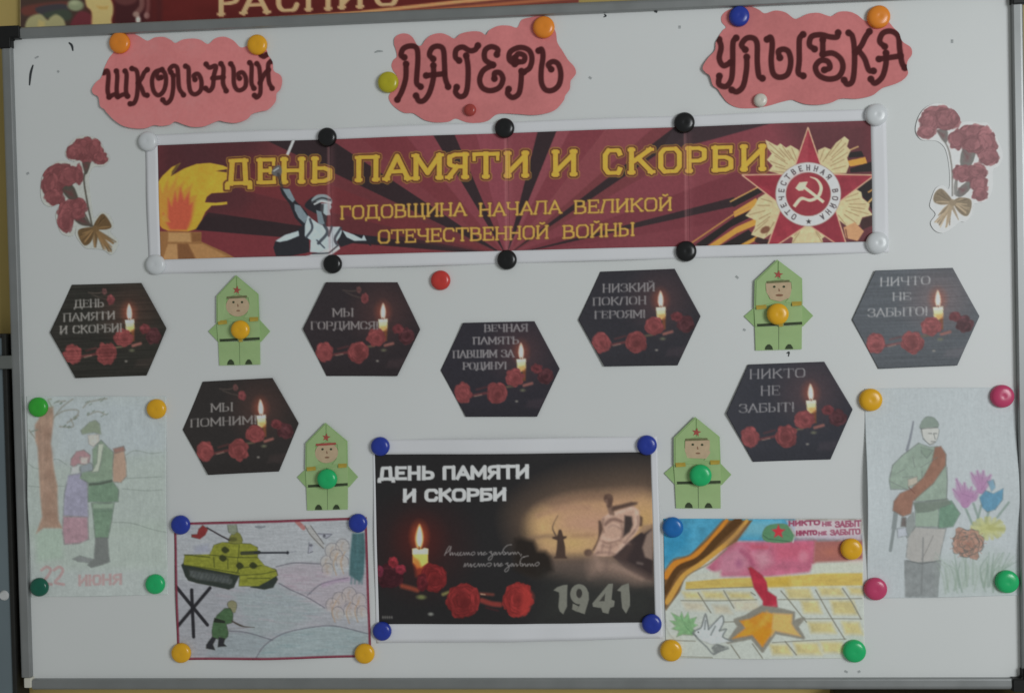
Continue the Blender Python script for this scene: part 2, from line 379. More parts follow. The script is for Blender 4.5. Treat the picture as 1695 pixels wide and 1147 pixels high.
# ------------------------------------------------------------------ sheets of paper that carry artwork
SAT = 0.86
def colour_attr(me, rgb, L, sat=None, dim=1.0):
    rgb = np.asarray(rgb, float); lum = (rgb @ np.array([.3, .59, .11]))[:, None]; rgb = lum + (rgb - lum) * (sat or SAT)
    if L is None:
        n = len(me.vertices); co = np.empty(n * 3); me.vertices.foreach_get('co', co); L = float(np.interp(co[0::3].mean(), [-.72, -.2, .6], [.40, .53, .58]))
    at = me.color_attributes.new('Col', 'FLOAT_COLOR', 'POINT')
    a = np.ones((len(me.vertices), 4)); a[:, :3] = np.clip(s2l(np.clip(rgb, 0, 255)) / L / dim, 0.003, 0.88)
    at.data.foreach_set('color', a.astype(np.float32).ravel())
def lift_fn(mags, amp, seed, base=0.0006, r0=0.02, r1=0.16, bias=None):
    """paper pressed flat at the magnets, bellying out between them"""
    mp = [px2b(*m) for m in mags]
    def f(bx, by):
        k = np.ones_like(bx)
        for mx, my in mp:
            t = np.clip((np.hypot(bx - mx, by - my) - r0) / (r1 - r0), 0, 1); k = k * (t * t * (3 - 2 * t))
        n = fbm(bx * 9 + 40, by * 9 + 40, seed, 2)
        z = amp * k * (.35 + 1.3 * n)
        if bias is not None: z = z + k * bias(bx, by)
        return base + np.maximum(z, 0)
    return f
def lattice(name, PXg, PYg, cv, zf, material, parent=None, L=None, depth=0.0, sat=None, th=0.0004, origin=None, flatcol=None):
    h, w = PXg.shape
    bx, by = px2b(PXg, PYg, depth); z = zf(bx, by)
    V = np.stack([bx, depth - z, ZC - by], -1).reshape(-1, 3)
    idx = np.arange(h * w).reshape(h, w)
    F = np.stack([idx[:-1, :-1], idx[1:, :-1], idx[1:, 1:], idx[:-1, 1:]], -1).reshape(-1, 4)
    ring = np.r_[idx[0, :], idx[1:, -1], idx[-1, -2::-1], idx[-2:0:-1, 0]]
    S = V[ring].copy(); S[:, 1] += th; n0 = len(V); m = len(ring); r2 = n0 + np.arange(m)
    SF = np.stack([ring, np.roll(ring, -1), np.roll(r2, -1), r2], -1)
    V2 = np.r_[V, S]; F2 = np.r_[F, SF]
    me = bpy.data.meshes.new(name); me.vertices.add(len(V2)); me.vertices.foreach_set('co', V2.ravel())
    me.loops.add(F2.size); me.loops.foreach_set('vertex_index', F2.ravel().astype(np.int32))
    me.polygons.add(len(F2)); me.polygons.foreach_set('loop_start', (np.arange(len(F2)) * 4).astype(np.int32))
    me.update(calc_edges=True); me.validate()
    if cv is not None:
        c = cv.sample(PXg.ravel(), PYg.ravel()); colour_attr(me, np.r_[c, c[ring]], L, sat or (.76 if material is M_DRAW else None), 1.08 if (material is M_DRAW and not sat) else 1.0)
    o = link(name, me, material, parent, origin)
    sm = np.zeros(len(me.polygons), bool); sm[:len(F)] = True
    me.polygons.foreach_set('use_smooth', sm); return o
def bil(q, u, v):
    (a, b, c, d) = [np.array(p, float) for p in q]     # TL TR BR BL
    u = u[..., None]; v = v[..., None]
    p = (a * (1 - u) + b * u) * (1 - v) + (d * (1 - u) + c * u) * v
    return p[..., 0], p[..., 1]
def quad_sheet(name, q, cv, zf, material, parent=None, L=None, step=1.25, u0=0, u1=1, v0=0, v1=1, depth=0.0, sat=None):
    wpx = math.hypot(q[1][0] - q[0][0], q[1][1] - q[0][1]) * (u1 - u0); hpx = math.hypot(q[3][0] - q[0][0], q[3][1] - q[0][1]) * (v1 - v0)
    nu = max(2, int(wpx / step) + 1); nv = max(2, int(hpx / step) + 1)
    U, Vv = np.meshgrid(np.linspace(u0, u1, nu), np.linspace(v0, v1, nv))
    x, y = bil(q, U, Vv)
    return lattice(name, x, y, cv, zf, material, parent, L, depth, sat)
def margin_strips(name, qo, qi, zf, parent, step=6.0):
    """the unprinted border of a sheet: four strips round the printed quad, one mesh"""
    V = []; F = []
    for k in range(4):
        a, b = np.array(qo[k], float), np.array(qo[(k + 1) % 4], float); c, d = np.array(qi[k], float), np.array(qi[(k + 1) % 4], float)
        n = max(2, int(np.hypot(*(b - a)) / step)); m = 4; base = len(V)
        for j in range(m + 1):
            for i in range(n + 1):
                t = i / n; s_ = j / m
                V.append((a * (1 - t) + b * t) * (1 - s_) + (c * (1 - t) + d * t) * s_)
        for j in range(m):
            for i in range(n):
                p = base + j * (n + 1) + i; F.append((p, p + n + 1, p + n + 2, p + 1))
    V = np.array(V); bx, by = px2b(V[:, 0], V[:, 1]); z = zf(bx, by)
    me = pydata(np.stack([bx, -z, ZC - by], -1), F)
    nf = len(F); bm = bmesh.new(); bm.from_mesh(me); bmesh.ops.remove_doubles(bm, verts=bm.verts, dist=1e-5)
    ed = [e for e in bm.edges if e.is_boundary]
    r = bmesh.ops.extrude_edge_only(bm, edges=ed)
    for v in [g for g in r['geom'] if isinstance(g, bmesh.types.BMVert)]: v.co.y += 0.0004
    bm.to_mesh(me); bm.free()
    o = link(name, me, M_PAPER, parent)
    me.polygons.foreach_set('use_smooth', np.arange(len(me.polygons)) < nf); return o
def cut_sheet(name, outline, cv, zf, material, parent=None, L=None, step=1.3, th=0.0005):
    """a sheet cut along a free outline (photo pixels), with inner points so the artwork can be carried"""
    o = np.array(outline, float); n = len(o)
    xs = np.arange(o[:, 0].min(), o[:, 0].max(), step); ys = np.arange(o[:, 1].min(), o[:, 1].max(), step)
    X, Y = np.meshgrid(xs, ys); d = poly_sdf(X, Y, [tuple(p) for p in o]); k = d < -step * .6
    P = np.r_[o, np.stack([X[k], Y[k]], -1)]
    r = delaunay_2d_cdt([Vector((float(a), float(b))) for a, b in P], [], [list(range(n))], 1, 1e-4)
    VV = np.array([(v.x, v.y) for v in r[0]]); FF = [tuple(f) for f in r[2]]
    bx, by = px2b(VV[:, 0], VV[:, 1]); z = zf(bx, by)
    V3 = np.stack([bx, -z, ZC - by], -1)
    ec = {}
    for f in FF:
        for i in range(len(f)):
            e = (f[i], f[(i + 1) % len(f)]); ec[tuple(sorted(e))] = ec.get(tuple(sorted(e)), 0) + 1
    bd = [e for e, c in ec.items() if c == 1]; mp = {}
    ext = []
    for e in bd:
        for v in e:
            if v not in mp: mp[v] = len(V3) + len(ext); ext.append(V3[v] + np.array([0, th, 0]))
    FF += [(a, b, mp[b], mp[a]) for a, b in bd]
    me = pydata(np.r_[V3, np.array(ext)], FF)
    src = np.r_[np.arange(len(VV)), np.array(list(mp.keys()), int)]
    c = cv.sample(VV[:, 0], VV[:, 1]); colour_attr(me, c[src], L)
    bm = bmesh.new(); bm.from_mesh(me); bmesh.ops.recalc_face_normals(bm, faces=bm.faces); bm.to_mesh(me); bm.free()
    return link(name, me, material, parent, None, smooth=False)
def zoomed(pts, ox, oy, s): return [(ox + x / s, oy + y / s) for x, y in pts]

# ================================================================== THE SETTING
M_WALL = mat('painted_wall', (0.52, 0.39, 0.14), 0.8, 0, 0.1, 0.06, 6, 0.3, 90)
WALL_Y = 0.045
wall = link('wall', box_mesh(-1.6, 1.6, WALL_Y, WALL_Y + 0.1, 0.3, 2.7), M_WALL); tag(wall, kind='structure')

# timetable stand on the wall above the board: only its lower edge shows over the frame
cv = Cv(20, -120, 1000, 70, (82, 24, 22))
cv.grain(.10, 60, 30, 5)
cv.poly([(20, -130), (150, -130), (150, 80), (20, 80)], (58, 42, 36), 1, 30)
cv.at(20, 0, 5.65)
cv.poly([(-20, -800), (80, -800), (80, 280), (-20, 280)], (150, 128, 84))                       # pale side strip
cv.poly([(85, 90), (180, 50), (520, 20), (480, 120), (260, 140), (120, 150)], (92, 45, 38), .9, 5, 4)
cv.poly([(220, 80), (420, 40), (520, 60), (500, 150), (300, 160)], (52, 48, 52), 1, 4, 4)
cv.poly([(300, 130), (480, 90), (560, 130), (520, 200), (330, 175)], (52, 58, 48), 1, 5, 4)
cv.ell(595, 55, 75, 52, (112, 118, 88), 1, 4); cv.ell(580, 30, 40, 20, (138, 142, 108), .8, 5)
cv.poly([(150, 180), (260, 135), (330, 190), (360, 165), (420, 140), (490, 200), (470, 300), (150, 300)], (135, 128, 88), 1, 4, 4)
cv.poly([(250, 190), (310, 210), (300, 300), (230, 300)], (160, 140, 82), .8, 5)
cv.poly([(560, 200), (640, 110), (740, 150), (770, 300), (560, 300)], (92, 36, 42), 1, 4, 4)
cv.poly([(690, -200), (800, -200), (930, 10), (950, 110), (930, 190), (930, 300), (760, 300), (745, 120), (690, 40)], (172, 142, 86), 1, 4, 4)
cv.poly([(790, 60), (860, 70), (900, 60), (890, 90), (820, 90)], (148, 118, 54), .8, 4)
cv.poly([(950, -200), (1400, -200), (1400, 300), (950, 300), (960, 100)], (58, 24, 26), 1, 8)
cv.poly([(950, -60), (1150, -60), (1160, 20), (1060, 55), (970, 20)], (88, 46, 44), .8, 5, 4)
cv.stroke([(1210, -60), (1215, 60), (1165, 130)], 50, (112, 72, 66), .8, 4, 4); cv.stroke([(1270, -60), (1275, 60), (1260, 150)], 34, (122, 82, 78), .8, 4, 4)
cv.ell(1180, 190, 22, 36, (176, 160, 150), 1, 3); cv.ell(1160, 140, 30, 26, (140, 112, 100), .8, 3); cv.ell(1262, 150, 26, 30, (146, 112, 106), .9, 3)
cv.at(0, 0, 1)
cv.poly([(240, -130), (262, -130), (268, 80), (246, 80)], (82, 24, 22), .7, 22)
for a, b in (('РАСПИС', 0),):
    for ch, x0, x1 in (('Р', 359, 397), ('А', 398, 447), ('С', 456, 496), ('П', 502, 552), ('И', 558, 604), ('С', 618, 660)):
        yb = 27 - (x0 - 360) * .058
        cv.text(ch, (x0, yb), (x1, yb - 2), 44, 8.5, 5, (176, 134, 92), 1, None, 7, 4, True, 1.6)
cv.poly([(440, 36), (600, 24), (775, 2), (960, -14), (960, 60), (440, 60)], (98, 44, 36), 1, 3)
cv.stroke([(440, 32), (600, 21), (775, 2), (960, -17)], [4, 5, 6, 7], (186, 120, 72), 1, 2.5)
cv.stroke([(430, 36), (600, 27), (780, 12), (960, -4)], 5, (150, 82, 48), .9, 3)
DST = WALL_Y - 0.008
stand = empty('timetable_stand', b2w((*px2b(480, -40, DST), DST)), 'dark red timetable stand with gold letters and a flower bouquet, above the whiteboard', 'stand')
quad_sheet('printed_face', [(33, -118), (958, -150), (958, 30), (33, 62)], cv, lambda x, y: np.full_like(x, 0.0004), M_PRINT, stand, .40, 2.0, depth=DST)
ax, az = px2b(33, -118, DST), px2b(958, 30, DST)
link('backing_board', box_mesh(ax[0], az[0], DST + 0.0002, WALL_Y - 0.0005, ZC - px2b(480, 40, DST)[1], ZC - px2b(480, -130, DST)[1]), mat('stand_backing', (0.3, 0.2, 0.12), 0.7, noise=.1), stand)

# blue-grey side panel with dark edge at the board's left
M_DARK = mat('black_trim', (0.02, 0.02, 0.018), 0.5, 0, 0.3, .1, 60)
M_SIDE = mat('grey_blue_panel', (0.16, 0.2, 0.22), 0.45, 0, 0.3, .06, 8)
M_STEEL = mat('dull_steel', (0.2, 0.21, 0.2), 0.45, 0.5, 0.4, .08, 40)
tx, ty = px2b(13, 552, 0.01); bx2, by2 = px2b(30, 1150, 0.01)
sp = empty('side_panel', (tx - .1, 0.012, ZC - by2 - 0.2), 'blue-grey side panel with black edge trim and a hinge tab, beside the whiteboard', 'panel')
zt = ZC - ty; zb = ZC - by2 - 0.2; xr = tx + 0.004
link('panel_face', box_mesh(xr - .45, xr - .0075, 0.0, 0.03, zb, zt - .0065, .0015), M_SIDE, sp)
link('edge_trim', box_mesh(xr - .007, xr, -0.003, 0.033, zb, zt, .0015), M_DARK, sp)
link('top_trim', box_mesh(xr - .45, xr - .0072, -0.003, 0.033, zt - .006, zt, .0015), M_DARK, sp)
hx, hy = px2b(8, 600, 0)
link('hinge_tab', box_mesh(hx - .025, hx + .018, -0.008, -0.0035, ZC - hy - .010, ZC - hy + .011, .0025, 3), M_STEEL, sp)
wx, wy = px2b(7, 985, 0)
bm = bmesh.new(); bmesh.ops.create_cone(bm, cap_ends=True, segments=24, radius1=.008, radius2=.006, depth=.003, matrix=Matrix.Translation((wx, -0.0017, ZC - wy)) @ Matrix.Rotation(PI / 2, 4, 'X'))
link('screw_cap', bm_mesh(bm), mat('white_plastic_cap', (.6, .6, .6), .4, noise=.04), sp)

# dark panel showing under the right end of the board
ex, ey = px2b(1382, 1141, 0.03)
dp = empty('cupboard', (ex + .25, 0.02, ZC - ey - .5), 'dark brown cupboard top below the right end of the whiteboard', 'cupboard')
M_BROWN = mat('dark_brown_board', (0.055, 0.05, 0.035), 0.5, 0, 0.3, .2, 10, stretch=(1, 1, 8))
link('side_board', box_mesh(ex, ex + .6, 0.012, WALL_Y - .001, ZC - ey - .5, ZC - ey - .0185, .001), M_BROWN, dp)
link('top_board', box_mesh(ex - .004, ex + .604, 0.006, WALL_Y - .001, ZC - ey - .018, ZC - ey, .001), M_BROWN, dp)

# ================================================================== THE WHITEBOARD
wb = empty('whiteboard', (0, 0, ZC - BH / 2), 'large magnetic whiteboard with grey metal frame and black corner caps', 'whiteboard')
M_BOARD = mat('white_enamel', (0.74, 0.76, 0.75), 0.42, 0, 0.3, 0, 2.2, 0.02, 40, rgb2=(0.79, 0.80, 0.80))
link('writing_surface', box_mesh(-BW / 2 - .004, BW / 2 + .004, 0.0, 0.012, ZC - BH / 2 - .004, ZC + BH / 2 + .004), M_BOARD, wb)
M_ALU = mat('grey_aluminium', (0.30, 0.31, 0.31), 0.38, 0.55, 0.4, .05, 25, stretch=(1, 1, 1))
RW = 0.017
def rail(name, p0, p1, inward):
    """extruded frame profile from p0 to p1 (inner edge line, in the board plane); 'inward' points to the board's centre"""
    prof = [(0.0, -0.0002), (0.0, -.0062), (.0006, -.0074), (.0018, -.0080), (.0105, -.0084), (.0130, -.0080), (.0150, -.0066), (.0164, -.0042), (RW, -.0012), (RW, .02), (.006, .02)]
    p0, p1, iw = np.array(p0), np.array(p1), np.array(inward)
    n = len(prof); V = []
    for p in (p0, p1):
        for a, y in prof: q = p - iw * a; V.append((q[0], y, q[1]))
    F = [(i, (i + 1) % n, n + (i + 1) % n, n + i) for i in range(n)] + [tuple(range(n)), tuple(range(2 * n - 1, n - 1, -1))]
    me = pydata(V, F); bm = bmesh.new(); bm.from_mesh(me); bmesh.ops.recalc_face_normals(bm, faces=bm.faces); bm.to_mesh(me); bm.free()
    return link(name, me, M_ALU, wb)
L_, R_, T_, B_ = -BW / 2, BW / 2, ZC + BH / 2, ZC - BH / 2
rail('frame_rail', (L_ + .012, T_), (R_ - .012, T_), (0, -1))
rail('frame_rail', (L_ + .0022, B_), (R_ - .012, B_), (0, 1))
rail('frame_rail', (L_, B_ + .004), (L_, T_ - .012), (1, 0))
rail('frame_rail', (R_, B_ + .012), (R_, T_ - .012), (-1, 0))
def corner(sx, sz, black=True):
    """moulded L-shaped corner cap clipped over both rails"""
    x0 = L_ if sx < 0 else R_; z0 = B_ if sz < 0 else T_
    o = RW + .0015; arm = .016
    pts = [(o, o), (-arm, o), (-arm, -.001), (-.001, -.001), (-.001, -arm), (o, -arm)]
    P = [(x0 + sx * a, z0 + sz * b) for a, b in pts]
    bm = bmesh.new(); f = bm.faces.new([bm.verts.new((a, .021, b)) for a, b in P])
    r = bmesh.ops.extrude_face_region(bm, geom=[f])
    for v in r['geom']:
        if isinstance(v, bmesh.types.BMVert): v.co.y = -.0105
    bmesh.ops.recalc_face_normals(bm, faces=bm.faces)
    bmesh.ops.bevel(bm, geom=bm.edges[:], offset=.0018, segments=3, affect='EDGES')
    return link('corner_cap', bm_mesh(bm), M_BLACKCAP, wb)
M_BLACKCAP = mat('black_plastic', (0.012, 0.012, 0.012), 0.45, 0, 0.3, .1, 60)
corner(-1, 1); corner(1, 1); corner(1, -1)
o = link('corner_plug', box_mesh(L_ - .010, L_ + .0018, -.0098, .012, B_ - .012, B_ + .0034, .0015, 3), mat('bare_white_plastic', (.62, .6, .52), .6, noise=.08), wb)
o['label'] = 'bare white plastic plug where the black corner cap is missing'

def ribbon(name, pts, wd, material, parent, y=-0.0004):
    p = spline(pts, 6) if len(pts) > 2 else pts
    P = np.array(p, float); bx, by = px2b(P[:, 0], P[:, 1]); Q = np.stack([bx, ZC - by], -1)
    V = []; n = len(Q)
    for i in range(n):
        t = Q[min(i + 1, n - 1)] - Q[max(i - 1, 0)]; t = t / (np.hypot(*t) + 1e-9); nn = np.array([-t[1], t[0]])
        w = wd * .000915 * (.45 + .55 * math.sin(PI * (i + .6) / (n + .2)))
        for s_ in (1, -1): q = Q[i] + nn * s_ * w / 2; V.append((q[0], y, q[1]))
    F = [(2 * i, 2 * i + 1, 2 * i + 3, 2 * i + 2) for i in range(n - 1)]
    return link(name, pydata(V, F), material, parent)
M_INK = mat('dry_marker_ink', (.05, .055, .06), .6, noise=.3, nscale=400)
M_INK2 = mat('faded_marker_ink', (.42, .44, .44), .6, noise=.2, nscale=300)
for pts, w_, m_ in [([(55, 108), (51, 122), (49, 142)], 4.2, M_INK), ([(114, 71), (119, 76), (121, 85)], 4, M_INK), ([(620, 87.5), (626, 85.5), (634, 85.5)], 3.4, M_INK2),
                    ([(1000, 24), (1003, 27), (999, 29)], 2.6, M_INK), ([(1083, 19), (1088, 21)], 3.5, M_INK), ([(1125, 43), (1125, 48)], 4, M_INK2), ([(1576, 66), (1576, 72)], 4, M_INK2),
                    ([(58, 97), (64, 94)], 3, M_INK2), ([(95, 118), (98, 120)], 4, M_INK2), ([(975, 128), (979, 131)], 4, M_INK2), ([(1302, 585), (1306, 583), (1305, 590)], 2.6, M_INK),
                    ([(45, 286), (47, 289)], 6, M_INK2), ([(1218, 457), (1222, 461)], 4, M_INK2), ([(1398, 1110), (1403, 1112)], 4, M_INK2), ([(1420, 1112), (1424, 1110)], 4, M_INK2), ([(1230, 545), (1234, 547)], 4, M_INK2)]:
    ribbon('marker_mark', pts, w_, m_, wb)

# ================================================================== PINK TITLE CLOUDS
C1 = [(523,505),(545,465),(572,440),(588,385),(612,330),(640,290),(640,240),(660,205),(700,186),(735,186),(780,205),(828,232),(870,215),(920,212),(960,228),(990,247),(1030,228),(1090,222),(1130,230),(1172,252),(1210,220),(1260,210),(1310,230),(1350,268),(1390,258),(1420,230),(1460,240),(1495,280),(1505,310),(1530,350),(1537,400),(1575,425),(1586,460),(1576,505),(1555,530),(1550,575),(1510,620),(1470,630),(1420,645),(1390,675),(1330,695),(1270,690),(1235,683),(1190,700),(1150,715),(1090,718),(1040,705),(990,688),(960,705),(910,712),(870,708),(820,725),(760,725),(700,712),(650,680),(610,640),(595,620),(570,600),(560,550),(532,532)]
C2 = [(585,250),(590,215),(620,195),(660,195),(690,215),(715,256),(740,259),(765,225),(800,200),(850,192),(890,205),(925,222),(960,195),(1020,182),(1070,185),(1100,202),(1120,175),(1170,150),(1230,148),(1275,158),(1300,115),(1350,100),(1400,92),(1445,105),(1490,180),(1500,240),(1530,290),(1560,340),(1595,380),(1605,415),(1590,440),(1575,460),(1570,505),(1545,540),(1535,570),(1490,620),(1430,642),(1360,650),(1290,645),(1190,640),(1150,650),(1110,680),(1050,692),(990,688),(930,668),(890,685),(820,690),(760,678),(720,655),(690,638),(640,635),(590,605),(560,570),(555,540),(575,510),(590,470),(600,430),(580,400),(570,370),(580,340),(600,320),(594,280)]
C3 = [(125,335),(150,290),(185,250),(190,210),(205,180),(225,150),(240,135),(220,110),(220,80),(245,55),(290,40),(360,35),(400,50),(430,68),(480,55),(530,65),(572,96),(600,90),(640,72),(690,68),(730,80),(755,83),(790,62),(840,60),(880,75),(920,105),(960,110),(1020,100),(1060,140),(1085,165),(1100,205),(1140,235),(1145,270),(1125,300),(1120,330),(1125,365),(1100,395),(1060,415),(1010,430),(985,445),(950,470),(880,485),(800,485),(750,505),(690,515),(630,512),(590,500),(560,490),(510,500),(440,520),(370,530),(300,528),(250,505),(220,470),(200,440),(175,420),(160,375),(140,360)]
W1 = [[(585,412),(604,400),(612,430),(610,510),(620,550)],[(655,402),(661,430),(660,510),(668,548)],[(704,402),(713,424),(712,510),(722,545)],[(620,550),(650,535),(668,548),(700,535),(722,545)],
 [(742,388),(768,400),(777,450),(775,540),(760,583),(738,588)],[(830,395),(812,412),(800,440),(780,470)],[(782,470),(800,500),(815,535),(832,540)],
 [(915,396),(875,410),(858,455),(868,515),(895,540),(925,515),(938,460),(930,415),(905,398),(886,415),(893,445),(910,440)],
 [(966,412),(958,395),(978,376),(1000,386),(1006,430),(1012,500),(1036,538)],[(978,430),(978,500),(966,560),(940,585),(920,566)],
 [(1048,378),(1064,392),(1066,470),(1076,520),(1102,535),(1132,512),(1136,460),(1118,422),(1094,430),(1100,452)],
 [(1162,366),(1180,385),(1215,376),(1205,430),(1200,490),(1180,516),(1160,502)],[(1243,362),(1257,390),(1256,470),(1274,515)],[(1200,445),(1256,438)],
 [(1297,362),(1312,390),(1316,470),(1332,506),(1356,510),(1380,488),(1381,440),(1362,410),(1338,420),(1346,443)],[(1402,355),(1413,375),(1413,465),(1428,500)],
 [(1442,360),(1456,385),(1464,470),(1463,530),(1444,552),(1432,540)],[(1522,348),(1506,368),(1511,460),(1530,500)],[(1462,470),(1485,420),(1508,395)],[(1466,312),(1481,322),(1496,310)]]
W2 = [[(642,325),(624,312),(638,276),(680,262),(712,276),(719,330),(713,420),(712,470),(734,490)],[(652,362),(650,440),(630,510),(603,562)],
 [(805,336),(784,312),(800,275),(835,265),(862,285),(868,360),(872,440),(888,490)],[(806,372),(806,440),(785,520),(755,565),(725,570),(708,540)],[(765,428),(866,418)],
 [(950,345),(930,325),(935,285),(970,270),(1010,290),(1040,285),(1056,262)],[(990,318),(1000,380),(998,470),(985,530),(955,545),(930,522),(936,492)],
 [(1162,312),(1166,282),(1130,268),(1096,290),(1096,340),(1140,370)],[(1140,370),(1086,400),(1065,450),(1080,495),(1125,512),(1175,495),(1196,450),(1180,415),(1150,415),(1148,446)],
 [(1278,352),(1312,348),(1316,318),(1284,306),(1262,330)],[(1262,365),(1232,340),(1238,295),(1290,270),(1340,285),(1358,330),(1346,385),(1312,410)],[(1300,405),(1297,470),(1285,530),(1250,552),(1222,530),(1228,505)],
 [(1395,288),(1412,280),(1420,320),(1410,400),(1412,470),(1435,510),(1475,512),(1510,480),(1520,420),(1505,365),(1475,350),(1450,368),(1466,394)]]
W3 = [[(206,196),(216,235),(206,290),(226,325),(262,310)],[(290,188),(274,215),(272,320),(266,390),(240,425),(205,415),(207,376)],
 [(334,246),(316,222),(340,190),(375,190),(392,220),(392,300),(400,370),(418,385)],[(341,282),(340,340),(325,420),(295,450),(268,442)],
 [(440,196),(457,186),(465,220),(460,300),(470,360),(500,380),(540,365),(555,310),(545,260),(520,245),(495,255),(502,286)],[(614,174),(596,200),(596,300),(592,358),(616,374)],
 [(670,245),(645,225),(655,185),(700,175),(745,185),(780,185),(786,164)],[(710,200),(710,270)],[(710,270),(760,265),(800,295),(808,340),(785,380),(735,390),(690,370),(675,330),(700,300),(735,305),(745,335),(718,346)],
 [(838,164),(856,180),(865,240),(865,330),(855,400),(830,415),(815,395)],[(940,156),(920,185),(900,225),(870,260)],[(885,248),(915,290),(935,345),(958,350)],
 [(1014,230),(990,205),(1005,165),(1045,155),(1080,180),(1086,240),(1096,310),(1110,335)],[(1020,262),(1018,320),(1000,380),(965,410),(945,390)],[(985,292),(1090,277)]]
def cloud(outline, word, ox, oy, s, sw, label, mags, seed):
    out = zoomed(spline(outline, 5, True), ox, oy, s); a = np.array(out)
    cv = Cv(a[:, 0].min() - 3, a[:, 1].min() - 3, a[:, 0].max() + 3, a[:, 1].max() + 3, (180, 100, 100), .8)
    cv.grain(.05, 40, 40, seed); cv.grain(.025, 4, 4, seed + 2)
    cv.at(ox, oy, s)
    for st in word:
        cv.stroke(st, sw, (66, 27, 28), .96, 1.5, 6)
        for e in (st[0], st[-1]): cv.ell(e[0], e[1], sw * .62, sw * .62, (66, 27, 28), .96, 1.4)
    zf = lift_fn(mags, .0035, seed, .0006, .018, .1)
    o = cut_sheet('cloud_card', out, cv, zf, M_DRAW, None, None, 1.25)
    return tag(o, label, 'paper card', 'pink cloud title cards along the top of the board')
cloud(C1, W1, 0, 0, 3.39, 26, 'pink cloud-shaped paper card lettered Shkolny in curly brown letters', [(197, 71), (425, 74)], 11)
cloud(C2, W2, 480, 0, 3.39, 31, 'pink cloud-shaped paper card lettered Lager in curly brown letters', [(643, 136), (900, 45), (778, 182)], 12)
cloud(C3, W3, 1120, 0, 2.948, 28, 'pink cloud-shaped paper card lettered Ulybka in curly brown letters', [(1224, 27), (1454, 27), (1259, 166)], 13)

# ================================================================== BANNER
QO = [(240, 224), (1466, 180), (1471, 418), (247, 454)]; QI = [(261, 241), (1441, 200), (1444, 400), (266, 430)]
cv = Cv(255, 192, 1450, 436, (112, 50, 56), .9)
CX, CY = 838, 424
rs = np.random.RandomState(3)
def ray(a0, a1, col, a=1.0, soft=1.2, r=900):
    cv.poly([(CX, CY), (CX + r * math.cos(a0), CY - r * math.sin(a0)), (CX + r * math.cos((a0 + a1) / 2), CY - r * math.sin((a0 + a1) / 2)), (CX + r * math.cos(a1), CY - r * math.sin(a1))], col, a, soft)
ed = [0, 9, 20, 30, 41, 52, 63, 76, 90, 104, 117, 130, 141, 150, 158, 166, 173, 180]
cl = [(118, 52, 60), (112, 48, 56), (124, 56, 64), (112, 52, 56), (128, 60, 66), (120, 52, 60), (134, 64, 72), (126, 58, 66), (134, 62, 72), (122, 54, 62), (128, 58, 66), (116, 50, 56), (120, 54, 60), (104, 48, 52), (110, 46, 50), (96, 44, 48), (118, 48, 54)]
for i in range(17): ray(math.radians(ed[i]), math.radians(ed[i + 1]), cl[i], 1, 2.5)
cv.poly([(255, 190), (470, 190), (440, 250), (360, 330), (255, 330)], (72, 40, 44), .75, 50)
cv.poly([(1290, 190), (1450, 190), (1450, 436), (1400, 436), (1330, 290)], (84, 46, 50), .8, 50)
DK = (50, 37, 40)
def wedge(p, q, c=DK, a=1.0): cv.poly([(CX, CY), p, q], c, a, 1.2)
wedge((443, 234), (545, 230)); wedge((717, 224), (752, 222)); wedge((890, 218), (922, 216)); wedge((1124, 205), (1166, 204)); wedge((1215, 327), (1215, 342)); wedge((960, 393), (962, 397)); 
wedge((322, 381), (346, 352)); wedge((655, 398), (660, 391), DK, .7)
cv.poly([(1120, 205), (1296, 200), (1178, 232), (1092, 252)], (54, 42, 46), .92, 2)
cv.poly([(300, 250), (300, 232), (330, 225), (420, 330), (400, 352), (350, 353)], (78, 42, 46), .6, 20)
cv.at(220, 180, 4.036)
Y_, O_, R0 = (198, 152, 38), (206, 124, 44), (190, 76, 56)
cv.poly([(150,520),(200,450),(262,392),(322,364),(298,400),(258,452),(345,402),(430,372),(520,366),(610,384),(650,404),(560,420),(650,432),(640,560),(530,568),(498,592),(486,628),(560,632),(634,624),(634,640),(600,646),(530,650),(490,690),(460,750),(425,805),(370,822),(240,816),(200,800),(150,740)], Y_, 1, 1.4, 0, (.05, 14, 20, 4))
cv.poly([(258,452),(300,400),(322,366),(290,380),(262,420)], (60, 44, 42), .7, 2)
cv.poly([(150,760),(165,600),(178,500),(200,560),(235,470),(240,540),(300,455),(290,530),(345,490),(330,560),(400,505),(385,590),(430,580),(415,690),(385,800),(240,816),(190,790)], O_, .85, 5)
cv.poly([(252,812),(222,760),(205,700),(236,720),(238,600),(262,650),(285,555),(300,620),(322,532),(345,610),(380,560),(382,640),(405,630),(392,740),(362,814)], R0, .92, 5)
cv.poly([(190,735),(220,700),(252,758),(215,760)], (212, 140, 50), .8, 3)
cv.poly([(165,820),(462,826),(462,890),(540,925),(620,960),(700,1005),(160,1015)], (146, 98, 56), 1, 1.4)
cv.poly([(240,828),(385,830),(392,892),(236,890)], (182, 136, 84), .9, 3); cv.poly([(395,832),(460,832),(460,886),(400,890)], (126, 80, 46), .8, 2)
cv.poly([(235,905),(295,905),(302,1010),(200,1010)], (180, 132, 82), .9, 2); cv.poly([(300,905),(370,905),(420,1010),(305,1010)], (124, 78, 46), .9, 2); cv.poly([(375,905),(470,905),(640,990),(430,1008)], (172, 122, 72), .9, 2)
